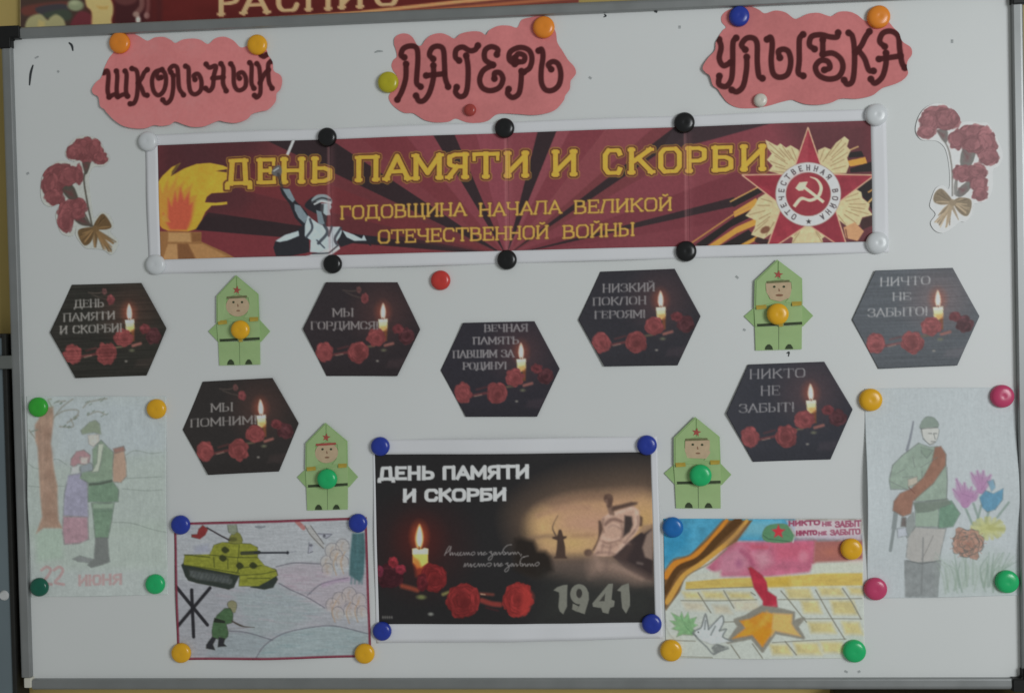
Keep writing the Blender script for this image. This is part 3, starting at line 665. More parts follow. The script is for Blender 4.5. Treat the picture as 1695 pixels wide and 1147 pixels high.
# attacking figure
D_, G_, H_ = (42, 41, 46), (116, 130, 138), (170, 184, 190)
cv.stroke([(1074, 215), (1034, 312)], 17, (192, 192, 190), 1, 1.2)
cv.poly([(985,530),(1045,538),(1092,620),(1160,690),(1190,740),(1180,790),(1140,790),(1085,730),(1050,640),(1000,575)], D_)
cv.poly([(1003,538),(1050,540),(1086,612),(1070,628),(1040,600)], G_); cv.poly([(1082,640),(1120,650),(1172,725),(1150,768),(1110,730),(1085,680)], G_)
cv.poly([(1150,650),(1190,600),(1240,590),(1260,640),(1250,705),(1200,690)], D_, 1, 1.2, 4)
cv.poly([(1195,620),(1230,580),(1290,576),(1330,605),(1326,640),(1260,625)], (134, 144, 148), 1, 1.2, 4); cv.stroke([(1200, 628), (1260, 600), (1322, 612)], 12, (60, 62, 66), 1, 1.2, 5); cv.stroke([(1215, 640), (1262, 622), (1325, 632)], 10, (196, 204, 204), 1, 1.2, 5)
cv.poly([(1262,635),(1322,636),(1332,660),(1318,680),(1322,712),(1290,715),(1262,690)], (160, 172, 176), 1, 1.2); cv.poly([(1255,640),(1280,640),(1275,700),(1300,720),(1290,780),(1250,770)], (56, 56, 60), .9)
cv.poly([(1228,680),(1262,690),(1285,780),(1240,770)], G_)
cv.poly([(1090,820),(1150,770),(1175,720),(1180,960),(1060,985),(960,988),(942,930),(955,888)], D_); cv.poly([(955,886),(1020,845),(1108,818),(1112,850),(1040,880),(985,892)], H_)
cv.poly([(1172,715),(1200,740),(1240,768),(1290,790),(1385,790),(1402,830),(1362,888),(1372,920),(1240,962),(1185,958),(1190,880),(1150,852),(1152,780)], H_, 1, 1.2)
for st, w_ in (([(1185,740),(1200,800),(1160,860)], 16), ([(1280,780),(1300,830),(1240,900)], 20), ([(1390,800),(1350,870),(1372,920)], 18), ([(1330,790),(1310,850)], 16), ([(1230,880),(1280,930)], 10)): cv.stroke(st, w_, (62, 66, 74), .9, 1.2, 4)
cv.poly([(1400,812),(1450,836),(1560,850),(1640,856),(1640,900),(1480,896),(1390,925),(1370,900)], D_); cv.poly([(1402,815),(1470,840),(1530,870),(1545,845),(1562,882),(1480,884),(1430,860)], H_); cv.stroke([(1560, 890), (1590, 915)], 8, D_)
cv.poly([(1160,985),(1280,950),(1372,908),(1385,935),(1330,975),(1260,995),(1165,1000)], (186, 192, 196), 1, 1.2); cv.stroke([(1200, 970), (1310, 965), (1370, 915)], 10, D_, .9)
cv.at(0, 0, 1)
# heading
GO, OU, MA = (203, 150, 44), (164, 120, 46), (90, 46, 36)
HL = [('Д', 376, 416), ('Е', 427, 457), ('Н', 465, 506), ('Ь', 516, 549), ('П', 588, 629), ('А', 637, 679), ('М', 684, 733), ('Я', 739, 776), ('Т', 783, 826), ('И', 834, 876), ('И', 913, 956), ('С', 999, 1029), ('К', 1038, 1083), ('О', 1090, 1128), ('Р', 1135, 1168), ('Б', 1178, 1213), ('И', 1224, 1268)]
for lay in ([(3.9, OU, .9), (2.7, MA, 1.0)], [(0.3, GO, 1.0)]):
    for ch, x0, x1 in HL:
        yb = 307.5 - (x0 - 372) * .0275; 
        g = GL[ch][0]; m_ = .04
        cv.text(ch, (x0 - 1.5, yb), (x1 + 1.5, yb - (x1 - x0) * .0275), 43, 8.0, 5.8, GO, 1, lay, 6.4, 4.8, False, 1.2)
cv.at(220, 180, 4.036)
cv.poly([(930,430),(950,395),(985,380),(1000,420),(985,455),(950,450)], (92, 92, 92), .95, 1.5, 3); cv.stroke([(945, 420), (975, 400)], 8, (170, 172, 170)); cv.stroke([(975, 440), (1000, 530)], 20, (58, 52, 52), .7)
cv.at(0, 0, 1)
for tx_, p0, p1 in (('ГОДОВЩИНА', (563, 364), (773, 358)), ('НАЧАЛА', (792, 359.5), (930, 354)), ('ВЕЛИКОЙ', (949, 355), (1113, 349)), ('ОТЕЧЕСТВЕННОЙ', (625, 404), (909, 395.5)), ('ВОЙНЫ', (930, 396), (1051, 391))):
    cv.text(tx_, p0, p1, 22.5, 3.4, 2.5, (184, 142, 56), 1, [(1.2, (100, 56, 38), .6), (0, (188, 146, 58), 1.0)], 3.3, 2.3, False, 1.1)
# order: star, rays, ring, hammer and sickle
cv.at(1080, 170, 4.036)
K_, OR = (40, 34, 34), (200, 134, 50)
cv.poly([(520,662),(700,574),(732,600),(540,702)], K_); cv.poly([(540,732),(690,640),(710,690),(545,768)], OR); cv.poly([(285,950),(540,772),(650,724),(640,775),(520,835),(350,965)], K_); cv.poly([(360,965),(560,832),(690,775),(700,815),(560,875),(430,965)], OR)
cv.poly([(440,965),(640,850),(690,905),(560,965)], K_); cv.poly([(560,965),(700,890),(690,920),(610,965)], OR); cv.stroke([(265, 935), (540, 748), (640, 700)], 9, (176, 120, 60)); cv.stroke([(518, 664), (705, 566)], 8, (190, 140, 74)); cv.stroke([(700,920),(780,940)], 40, K_, .8)
cv.poly([(1305,335),(1395,325),(1412,362),(1310,372)], K_); cv.poly([(1300,392),(1420,366),(1432,408),(1318,430)], OR); cv.poly([(1318,442),(1475,392),(1475,462),(1318,470)], K_); cv.poly([(1365,565),(1475,505),(1475,740),(1430,660),(1380,610)], K_); cv.stroke([(1440,600),(1475,580)], 10, (170,120,60)); cv.stroke([(1420,690),(1470,640)], 12, (190,150,90)); cv.stroke([(1320, 318), (1372, 296)], 9, (180, 140, 90)); cv.poly([(1380,790),(1475,740),(1475,820),(1400,850)], (62,40,40))
LE, LD = (190, 170, 126), (140, 116, 80)
for pl, c0 in (([(1000,470),(880,490),(772,460),(800,425),(762,385),(795,345),(765,305),(752,252),(830,292),(852,276),(890,305),(920,288),(975,320)], (1000, 480)),
               ([(1080,470),(1105,320),(1150,300),(1190,316),(1225,270),(1282,228),(1312,252),(1298,295),(1322,322),(1298,372),(1312,420),(1290,475),(1180,480)], (1080, 480)),
               ([(1200,660),(1340,575),(1392,600),(1400,640),(1450,680),(1440,715),(1472,752),(1400,768),(1380,820),(1300,830),(1210,760)], (1180, 680)),
               ([(880,640),(760,605),(705,640),(680,690),(618,758),(690,790),(680,840),(656,885),(740,912),(800,870),(860,760)], (880, 690)),
               ([(950,820),(1120,820),(1165,885),(1130,910),(1140,950),(925,950),(935,905),(885,880)], (1035, 780))):
    cv.poly(pl, LE, 1, 1.4, 0, (.06, 6, 6, 9))
    for q in pl: cv.stroke([((q[0] + c0[0]) / 2, (q[1] + c0[1]) / 2), (q[0] * .9 + c0[0] * .1, q[1] * .9 + c0[1] * .1)], [5, 9], LD, .7, 1.2)
cv.ell(750, 852, 34, 22, (112, 66, 48), .9, 2, -.5)
cv.poly([(1275,835),(1350,800),(1412,860),(1370,925),(1290,905)], (186, 134, 92), 1, 1.3); cv.stroke([(1290, 850), (1300, 910)], 10, (110, 60, 50), .8)
def star5(cx, cy, r, ri, rot=0): return [(cx + (r if i % 2 == 0 else ri) * math.sin(rot + i * PI / 5), cy - (r if i % 2 == 0 else ri) * math.cos(rot + i * PI / 5)) for i in range(10)]
ST = [(1037,172),(1122,430),(1240,488),(1478,488),(1270,640),(1330,960),(1240,960),(1037,800),(850,960),(770,960),(800,640),(600,488),(840,480),(950,430)]
ST = [(1037,172),(1142,482),(1478,488),(1210,690),(1310,1000),(1037,815),(750,1005),(862,690),(598,488),(932,482)]
cv.poly(ST, (198, 152, 120), 1, 1.3, 0, None, 5); cv.poly(ST, (146, 46, 58), 1, 1.3, 0, (.1, 9, 9, 4), -3)
cv.poly([(1037,190),(1037,480),(960,430)], (164, 62, 72), .6, 3); cv.poly([(1037,815),(1200,700),(1290,980)], (122, 36, 48), .5, 3); cv.poly([(620,495),(930,495),(862,640)], (128, 38, 50), .5, 4)
cv.poly([(1142,495),(1440,495),(1220,650)], (126,40,52), .4, 4)
cv.ell(1037, 615, 219, 214, (150, 132, 124)); cv.ell(1037, 615, 214, 209, (204, 194, 190)); cv.ell(1037, 615, 151, 147, (140, 92, 86)); cv.ell(1037, 615, 146, 142, (140, 46, 56), 1, 1.2); cv.glow(1000, 560, 130, 130, (168, 66, 74), .6, 1)
RT = 'ОТЕЧЕСТВЕННАЯ ВОЙНА'
for i, ch in enumerate(RT):
    if ch == ' ': continue
    th = math.radians(-148 + i * (296 / (len(RT) - 1)))
    gw = GL[ch][0]
    def fm(u, v, th=th, gw=gw):
        r = 164 + 34 * v; s_ = (u - gw / 2) * 34 / 180.0
        return (1037 + r * math.sin(th + s_), 615 - r * .98 * math.cos(th + s_))
    cv.glyph(ch, fm, 7.5, 6.5, [(0, (62, 56, 62), .95)], 0, None, False, 1.1)
cv.poly(star5(1040, 797, 21, 9), (50, 48, 50))
BE = (226, 180, 152)
cv.stroke([(1050, 500), (1095, 520), (1122, 570), (1104, 628), (1052, 655), (1000, 642)], [5, 14, 22, 22, 20, 18], BE, 1, 1.2, 6); cv.stroke([(1000, 642), (978, 652), (942, 698)], 22, BE, 1, 1.2, 3, 'butt')
cv.stroke([(1000, 562), (1140, 668)], 20, BE, 1, 1.2, 0, 'butt'); cv.poly([(950,575),(978,536),(1034,532),(1022,556),(1002,590),(972,592)], BE)
cv.at(0, 0, 1)
for xs in (545, 838, 1135):          # faint paler creases where the sheets meet
    cv.stroke([(xs - 2, 195), (xs + 1, 432)], 3, (196, 130, 130), .30, 3); cv.stroke([(xs + 3, 195), (xs + 6, 432)], 10, (170, 100, 106), .14, 8)
cv.grain(.05, 3, 3, 8)
BM = [(244, 234), (257, 438), (541, 227), (550, 437), (835, 212), (839, 430), (1133, 203), (1136, 416), (1451, 190), (1453, 402)]
zf0 = lift_fn(BM, .003, 21, .0006, .02, .13)
def creased(bx, by):
    z = zf0(bx, by)
    for xs in (545, 838, 1135):
        c = px2b(xs, 320)[0]; z = z + .0007 * np.clip(1 - np.abs(bx - c) / .02, 0, 1) * np.clip((z - .0006) / .0012, 0, 1)
    return z
banner = empty('memorial_banner', b2w((*px2b(850, 440), -.001)), 'long maroon memorial banner with gold heading, flame, soldier and red star order', 'banner')
cuts = [0, .2415, .4905, .743, 1]
for i in range(4):
    quad_sheet('printed_sheet', QI, cv, creased, M_PRINT, banner, .53, 1.25, cuts[i], cuts[i + 1])
margin_strips('paper_margin', QO, QI, creased, banner)

# ================================================================== HEXAGONAL CARDS
HEXREF = np.array([(75, 570), (305, 105), (1015, 105), (1245, 575), (1015, 1040), (308, 1040)], float)
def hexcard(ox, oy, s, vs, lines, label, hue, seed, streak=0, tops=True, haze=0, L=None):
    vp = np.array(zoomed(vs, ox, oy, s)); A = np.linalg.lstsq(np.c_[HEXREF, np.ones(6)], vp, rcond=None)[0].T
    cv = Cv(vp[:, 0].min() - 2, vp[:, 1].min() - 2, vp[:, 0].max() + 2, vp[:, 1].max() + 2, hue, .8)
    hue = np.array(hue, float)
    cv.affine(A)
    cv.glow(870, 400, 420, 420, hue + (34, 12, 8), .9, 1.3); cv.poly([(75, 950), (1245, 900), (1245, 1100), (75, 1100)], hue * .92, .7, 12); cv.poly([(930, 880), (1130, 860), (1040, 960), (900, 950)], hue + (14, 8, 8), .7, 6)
    if tops:
        cv.stroke([(470, 185), (560, 195), (620, 180)], 10, (88, 74, 66), .7, 2, 3); cv.stroke([(500, 205), (580, 240), (650, 260)], 9, (88, 74, 66), .6, 2, 3)
        petals(cv, 630, 180, 26, 34, (112, 72, 70), seed + 5, 4); petals(cv, 690, 265, 40, 52, (134, 66, 68), seed + 6, 6)
    cv.glow(870, 400, 110, 150, (150, 70, 50), .85, 1.2)
    cv.poly([(880, 575), (912, 575), (908, 690), (875, 690)], (120, 66, 40), .9, 3)
    cv.poly([(826, 478), (914, 472), (912, 560), (860, 600), (830, 585)], (216, 198, 146), 1, 2); cv.poly([(826, 476), (914, 470), (914, 500), (826, 506)], (206, 196, 176), 1, 2); cv.poly([(835, 545), (912, 535), (910, 580), (860, 600)], (204, 138, 66), .75, 4)
    cv.poly([(872, 312), (896, 380), (892, 450), (872, 472), (850, 450), (846, 390)], (222, 176, 152), 1, 2.4, 4); cv.ell(871, 405, 15, 52, (244, 226, 214), 1, 2); cv.stroke([(871, 455), (871, 475)], 9, (90, 50, 44), .8)
    RD = np.array((146, 68, 68)) + (hue - 38) * .25
    petals(cv, 1105, 645, 82, 84, RD * (.62, .72, .78), seed, 12, .55, 1.3); petals(cv, 1020, 570, 56, 50, RD * (.8, .8, .85), seed + 1, 6)
    cv.stroke([(360, 830), (450, 815), (540, 800)], 22, RD * .75, .8, 3, 3); cv.stroke([(420, 770), (520, 745)], 16, RD * .7, .6, 3); cv.stroke([(400, 835), (470, 820)], 9, (170, 140, 120), .6, 2)
    cv.stroke([(890, 735), (970, 715)], 26, (158, 92, 82), .8, 3); cv.stroke([(700, 750), (780, 740)], 18, (108, 88, 66), .8, 3); cv.ell(878, 782, 24, 13, (112, 112, 84), .7, 3); cv.ell(815, 890, 14, 9, (140, 132, 124), .8, 2)
    petals(cv, 285, 800, 88, 104, RD, seed + 2, 13, .75, 1.15); petals(cv, 622, 805, 104, 112, RD, seed + 3, 18, .62, 1.15); cv.poly([(575, 760), (640, 730), (660, 830), (610, 880)], RD * .6, .45, 6); petals(cv, 800, 655, 98, 90, RD, seed + 4, 13, .75, 1.12)
    cv.at(ox, oy, s)
    tc = (134, 130, 127)
    for tx_, p0, p1, h in lines:
        cv.text(tx_, p0, p1, h, 15, 5.5, tc, .86, [(0, np.clip(np.array(tc) + (hue - 38) * .6, 0, 255), 1)], 13, 5, True, 1.2)
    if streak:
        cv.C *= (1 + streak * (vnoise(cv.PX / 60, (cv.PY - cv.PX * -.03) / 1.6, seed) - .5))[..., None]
    if haze:
        cv.glow(*haze)
    cv.grain(.07, 2.5, 2.5, seed)
    n = 120; m = 96
    T = np.linspace(0, 1, m)
    def side(a, b, c):
        return np.where((T < .5)[:, None], a + (b - a) * (2 * T)[:, None], b + (c - b) * (2 * T - 1)[:, None])
    Lf, Rt = side(vp[1], vp[0], vp[5]), side(vp[2], vp[3], vp[4]); U = np.linspace(0, 1, n)[None, :, None]
    P = Lf[:, None] * (1 - U) + Rt[:, None] * U
    c0 = px2b(*vp.mean(0)); w = (vp[:, 0].max() - vp[:, 0].min()) * .000915 / 2; ph = seed * 1.7
    def zf(bx, by):
        r = np.hypot(bx - c0[0], by - c0[1]) / w; t = np.arctan2(by - c0[1], bx - c0[0])
        return .0007 + .0035 * np.clip(r - .25, 0, 1) ** 2 * (1 + .7 * np.sin(2 * t + ph))
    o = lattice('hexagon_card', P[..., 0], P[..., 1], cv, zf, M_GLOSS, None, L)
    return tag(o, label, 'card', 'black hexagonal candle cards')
hexcard(70, 450, 6.036, [(90, 605), (300, 130), (1000, 112), (1252, 565), (1045, 1035), (345, 1060)], [('ДЕНЬ', (320, 360), (618, 350), 78), ('ПАМЯТИ', (212, 496), (732, 472), 78), ('И СКОРБИ!', (180, 622), (805, 596), 78)], 'black hexagonal candle card lettered Den Pamyati i Skorbi', (41, 39, 35), 31, .28)
hexcard(490, 450, 6.036, [(75, 570), (305, 105), (1015, 105), (1245, 575), (1015, 1040), (308, 1040)], [('МЫ', (362, 446), (580, 446), 80), ('ГОРДИМСЯ!', (148, 574), (830, 572), 75)], 'black hexagonal candle card lettered My Gordimsya', (46, 39, 42), 41)
hexcard(720, 510, 5.736, [(55, 590), (270, 140), (945, 125), (1185, 575), (970, 1028), (295, 1030)], [('ВЕЧНАЯ', (465, 226), (884, 219), 68), ('ПАМЯТЬ', (358, 342), (798, 338), 66), ('ПАВШИМ ЗА', (168, 472), (752, 463), 68), ('РОДИНУ!', (263, 582), (684, 576), 64)], 'black hexagonal candle card lettered Vechnaya Pamyat', (44, 41, 48), 51, 0, False)
hexcard(940, 430, 6.0375, [(105, 600), (325, 120), (1065, 92), (1325, 565), (1095, 1055), (365, 1065)], [('НИЗКИЙ', (342, 326), (872, 312), 80), ('ПОКЛОН', (243, 457), (788, 442), 76), ('ГЕРОЯМ!', (262, 588), (780, 576), 74)], 'black hexagonal candle card lettered Nizkiy Poklon', (45, 43, 49), 61, 0, False)
hexcard(1190, 590, 6.035, [(70, 570), (290, 80), (1050, 52), (1330, 525), (1110, 1025), (340, 1050)], [('НИКТО', (296, 222), (868, 206), 90), ('НЕ', (408, 388), (618, 382), 92), ('ЗАБЫТ!', (193, 560), (762, 546), 86)], 'black hexagonal candle card lettered Nikto ne Zabyt', (46, 46, 54), 71, 0, False)
hexcard(1395, 430, 6.0375, [(90, 600), (320, 110), (1095, 82), (1362, 565), (1135, 1055), (355, 1090)], [('НИЧТО', (362, 264), (878, 244), 80), ('НЕ', (488, 408), (688, 402), 76), ('ЗАБЫТО!', (243, 572), (856, 552), 82)], 'streaky hexagonal candle card, greyed by painted window glare, lettered Nichto ne Zabyto', (78, 82, 88), 81, .16, False)  # lighter hue paints in the window glare; the streaks are low-ink print lines
hexcard(290, 610, 6.036, [(80, 610), (280, 130), (980, 92), (1238, 545), (1040, 1025), (340, 1058)], [('МЫ', (352, 432), (584, 422), 82), ('ПОМНИМ!', (148, 584), (825, 548), 80)], 'black hexagonal candle card lettered My Pomnim', (43, 39, 38), 91)

# ================================================================== CENTRAL POSTER
QO = [(617, 728), (1087, 722), (1097, 1056), (623, 1064)]; QI = [(620.5, 752), (1077, 748), (1084.5, 1029.5), (627.5, 1032.5)]
cv = Cv(612, 740, 1095, 1040, (36, 34, 35), .9); cv.at(600, 710, 3.1)
cv.glow(300, 600, 330, 330, (64, 28, 28), .9, 1.2)
SKY = (180, 136, 100)
cv.poly([(800,420),(940,320),(1150,262),(1520,255),(1520,640),(960,680),(860,600),(800,520)], (122, 92, 70), .85, 75, 4)
cv.poly([(880,440),(1000,370),(1200,340),(1500,350),(1510,620),(970,655),(900,590)], SKY, .95, 30, 4)
cv.glow(930, 500, 130, 130, (196, 156, 98), .8, 1); cv.glow(1080, 580, 200, 90, (186, 150, 92), .9, 1); cv.glow(1180, 480, 220, 90, (180, 132, 112), .6, 1); cv.glow(1450, 460, 100, 150, (184, 144, 84), .8, 1)
cv.stroke([(980, 380), (1120, 350), (1230, 345)], 22, (116, 84, 70), .5, 14, 4); cv.stroke([(900, 440), (1050, 400), (1160, 400)], 16, (148, 106, 90), .5, 10, 4); cv.stroke([(850, 560), (940, 545), (1000, 550)], 14, (120, 92, 76), .7, 8, 4); cv.stroke([(1080, 545), (1180, 540)], 10, (140, 100, 76), .6, 8)
cv.poly([(900,660),(1260,655),(1520,700),(1520,830),(1200,820),(960,740)], (92, 76, 68), 1, 22)
cv.poly([(780,560),(810,555),(880,570),(900,620),(940,622),(965,650),(980,720),(900,760),(780,720)], (38, 31, 27), 1, 10)
cv.poly([(940,760),(1520,790),(1520,1000),(900,1000)], (44, 44, 42), 1, 50)
# small silhouette on the skyline
SI = (70, 52, 44)
cv.poly([(998,545),(1006,524),(1024,522),(1030,545),(1048,544),(1048,552),(1032,562),(1040,600),(1042,655),(990,655),(998,600),(1000,566),(974,556),(976,548)], SI, 1, 1.4); cv.stroke([(992, 542), (976, 505), (984, 475), (1004, 440)], [9, 6, 4, 3], (96, 74, 60), 1, 1.2, 4); cv.ell(1014, 522, 9, 11, SI); cv.poly([(985,648),(1048,648),(1050,658),(980,658)], SI)
# large stone figure
cv.at(840, 780, 6.372)
BR, ST_, SL = (62, 46, 42), (180, 142, 122), (200, 162, 142)
cv.poly([(1320,700),(1400,640),(1530,555),(1530,1147),(1380,1120),(1220,1000),(1110,890),(1180,800)], (54, 42, 42), 1, 3); cv.poly([(1465,660),(1530,600),(1530,930),(1450,900),(1420,800)], (132, 108, 96), 1, 4)
cv.poly([(1380,620),(1440,560),(1530,550),(1530,590),(1440,650)], (150, 116, 88), .9, 4); cv.poly([(1380,450),(1425,480),(1420,570),(1370,580)], (84, 62, 50), .9, 3)
cv.stroke([(985, 560), (975, 660), (950, 740), (905, 820)], [36, 30, 24, 22], (104, 76, 62), 1, 2, 4); cv.ell(852, 848, 46, 38, (92, 68, 56), 1, 3); cv.poly([(958, 515), (1010, 510), (1000, 640), (965, 680)], (88, 64, 54), 1, 3)
cv.poly([(860,1010),(900,880),(1040,900),(1200,980),(1400,1090),(1500,1150),(1350,1160),(1150,1090),(1000,1060),(880,1080)], (138, 110, 96), .95, 26)
cv.poly([(1070,440),(1180,400),(1320,350),(1390,410),(1392,520),(1380,610),(1300,700),(1190,820),(1130,880),(1020,890),(900,880),(955,740),(1010,600),(985,520),(1000,480)], ST_, 1, 3)
cv.poly([(1235,460),(1310,470),(1320,560),(1290,630),(1215,690),(1230,560)], (60, 48, 46), 1, 4)
for st, w_, c_ in (([(1040, 540), (1110, 500), (1190, 520)], 26, (120, 88, 78)), ([(1060, 590), (1130, 560), (1200, 580)], 22, SL), ([(1020, 700), (1120, 720), (1180, 700)], 24, SL), ([(1000, 780), (1090, 790), (1150, 760)], 20, (146, 112, 98)), ([(960, 850), (1060, 850), (1130, 870)], 18, (136, 104, 92)), ([(1080, 450), (1200, 420), (1290, 390)], 34, SL), ([(1360, 420), (1360, 560), (1300, 680), (1200, 790)], 40, SL), ([(1340, 620), (1240, 740)], 14, (120, 90, 80)), ([(1220, 740), (1290, 760)], 20, (150, 116, 104))): cv.stroke(st, w_, c_, .85, 5, 4)
cv.stroke([(1072, 350), (1100, 440)], [44, 70], (122, 92, 78), 1, 3)
cv.poly([(1095,395),(1110,362),(1200,345),(1300,318),(1370,322),(1366,342),(1290,366),(1190,392),(1110,415)], (82, 60, 52), 1, 4); cv.poly([(1014,275),(1035,240),(1085,237),(1112,275),(1106,330),(1085,375),(1058,372),(1046,335),(1026,318)], (86, 62, 52), 1, 3, 4); cv.poly([(1026,300),(1050,290),(1058,350),(1042,335)], (138, 104, 88), .8, 4); cv.ell(1080, 262, 20, 14, (112, 84, 70), .7, 5)
for st, w_, c_ in (([(1010,500),(1000,580),(1016,640)], 16, (112, 82, 70)), ([(1030,560),(1080,508),(1150,500),(1215,530)], 22, (112, 82, 72)), ([(1060,590),(1120,560),(1200,600)], 14, (136, 104, 92)), ([(1200,560),(1215,640),(1190,720)], 22, (120, 90, 80)), ([(980,720),(1060,750),(1170,720)], 14, (112, 82, 72)), ([(1010,760),(990,850)], 16, (134, 102, 90)), ([(1090,770),(1070,870)], 18, (124, 94, 84)), ([(1300,385),(1345,400),(1360,450)], 20, (206, 168, 146)), ([(1040,470),(1100,462)], 18, (204, 166, 146)), ([(1370,470),(1372,560),(1320,650)], 10, (112, 84, 74)), ([(1190,810),(1150,850)], 24, (200, 164, 146)), ([(905,880),(960,840)], 16, (112, 84, 74)), ([(1020, 650), (985, 720), (955, 800)], 14, (198, 160, 140))): cv.stroke(st, w_, c_, .7, 4, 4)
cv.poly([(1120,890),(1200,830),(1300,730),(1340,760),(1290,860),(1240,960)], (72, 54, 50), .75, 8)
cv.stroke([(1040, 930), (1040, 1040)], 22, (104, 82, 74), .6, 8); cv.stroke([(930, 900), (980, 1020)], 26, (150, 120, 106), .6, 10); cv.stroke([(1120, 980), (1260, 1050), (1420, 1130)], 26, (150, 120, 106), .7, 8, 3)
cv.stroke([(1370, 960), (1420, 970)], 22, (120, 104, 98), .7, 4)
w_ = cv.win([(60, 100), (1530, 1147)], 0); sub = cv.C[w_].copy()
for _ in range(2):
    p_ = np.pad(sub, ((1, 1), (1, 1), (0, 0)), 'edge'); sub = (p_[:-2, 1:-1] + p_[2:, 1:-1] + p_[1:-1, :-2] + p_[1:-1, 2:] + 2 * sub) / 6
cv.C[w_] = sub
# candle and carnations
cv.at(620, 860, 6.054)
cv.glow(452, 180, 330, 330, (84, 30, 26), .9, 1.2); cv.glow(452, 160, 120, 190, (190, 74, 36), .95, 1)
cv.poly([(455, 36), (490, 130), (492, 210), (470, 275), (432, 275), (412, 210), (418, 130)], (226, 150, 84), 1, 3, 4); cv.poly([(455, 62), (478, 140), (478, 215), (455, 262), (430, 215), (432, 140)], (246, 226, 192), 1, 3, 4)
cv.poly([(400, 430), (540, 420), (530, 560), (420, 560)], (150, 50, 34), .9, 8)
cv.poly([(384, 288), (540, 284), (540, 420), (470, 470), (390, 420)], (224, 186, 84), 1, 2.2); cv.poly([(384, 284), (425, 276), (440, 292), (480, 290), (505, 274), (542, 284), (540, 336), (384, 340)], (226, 216, 170), 1, 2.2); cv.poly([(388, 360), (450, 400), (480, 470), (430, 480), (390, 430)], (206, 110, 42), .9, 5)
cv.stroke([(452, 262), (452, 290)], 9, (90, 40, 30))
RD = (150, 42, 42)
petals(cv, 150, 560, 150, 130, (74, 30, 38), 101, 14, .6, 1.3); petals(cv, 190, 420, 52, 58, (156, 44, 54), 102, 6); petals(cv, 265, 490, 56, 50, (150, 44, 60), 103, 6); petals(cv, 55, 510, 40, 60, (130, 44, 66), 104, 5)
cv.stroke([(280, 660), (360, 680), (430, 700)], 44, (150, 62, 42), .9, 5, 3); cv.ell(470, 770, 44, 22, (112, 116, 66), .9, 4); cv.stroke([(690, 740), (770, 710)], 30, (132, 124, 66), .9, 4)
petals(cv, 600, 570, 130, 150, (138, 38, 40), 105, 22, .7, 1.15); petals(cv, 480, 620, 60, 90, (112, 34, 42), 106, 7)
cv.stroke([(1060, 730), (1190, 740)], 26, (120, 56, 46), .9, 4); cv.stroke([(1080, 800), (1170, 830), (1260, 840)], 50, (142, 50, 44), .9, 4, 3); cv.stroke([(1070, 735), (1110, 740)], 12, (190, 160, 130), .7); cv.stroke([(1120, 870), (1240, 900)], 12, (90, 30, 34), .7, 4)
petals(cv, 885, 800, 165, 178, (154, 44, 44), 107, 26, .62, 1.15); cv.poly([(830, 690), (900, 700), (950, 830), (900, 920), (850, 850)], (92, 26, 28), .55, 8, 3); petals(cv, 1010, 790, 50, 120, (160, 46, 46), 108, 7)
petals(cv, 1440, 790, 150, 180, (166, 46, 44), 109, 20, .72, 1.12); cv.poly([(1480, 650), (1580, 720), (1590, 800), (1520, 930), (1460, 940), (1480, 780)], (178, 50, 44), .7, 8, 3)
cv.ell(565, 940, 26, 16, (140, 140, 132), .8, 3)
for i in range(5): cv.ell(85 + i * 22, 975, 8, 13, (128, 124, 118), .75, 2)
cv.at(600, 710, 3.1)
cv.text('ДЕНЬ ПАМЯТИ', (82, 263), (858, 249), 70, 18.5, 14.5, (206, 206, 206), 1, [(1.5, (120, 120, 122), .4), (0, (208, 208, 208), 1)], 0, None, True, 1.3)
cv.text('И СКОРБИ', (206, 373), (742, 363), 66, 18.5, 14.5, (206, 206, 206), 1, [(1.5, (120, 120, 122), .4), (0, (208, 208, 208), 1)], 0, None, True, 1.3)
YC = (112, 111, 101)
cv.poly([(980,822),(1000,805),(1030,795),(1052,792),(1050,850),(1050,905),(1030,945),(1012,930),(1005,905),(1010,850),(1008,832)], YC, 1, 1.4)
cv.ell(1112, 842, 46, 52, YC); cv.poly([(1130,850),(1160,830),(1162,870),(1140,945),(1095,930),(1120,890)], YC); cv.poly([(1080,890),(1110,905),(1095,930),(1075,920)], YC); cv.ell(1112, 838, 15, 24, (52, 50, 47))
cv.poly([(1180,890),(1230,830),(1262,792),(1286,790),(1278,872),(1294,880),(1290,908),(1270,915),(1262,945),(1232,938),(1225,915),(1182,908)], YC); cv.poly([(1215,880),(1245,840),(1242,880)], (52, 50, 47), .9)
cv.poly([(1306,826),(1330,800),(1366,788),(1372,850),(1372,905),(1352,945),(1332,915),(1326,850),(1326,832)], YC)
cv.at(720, 880, 8.92)
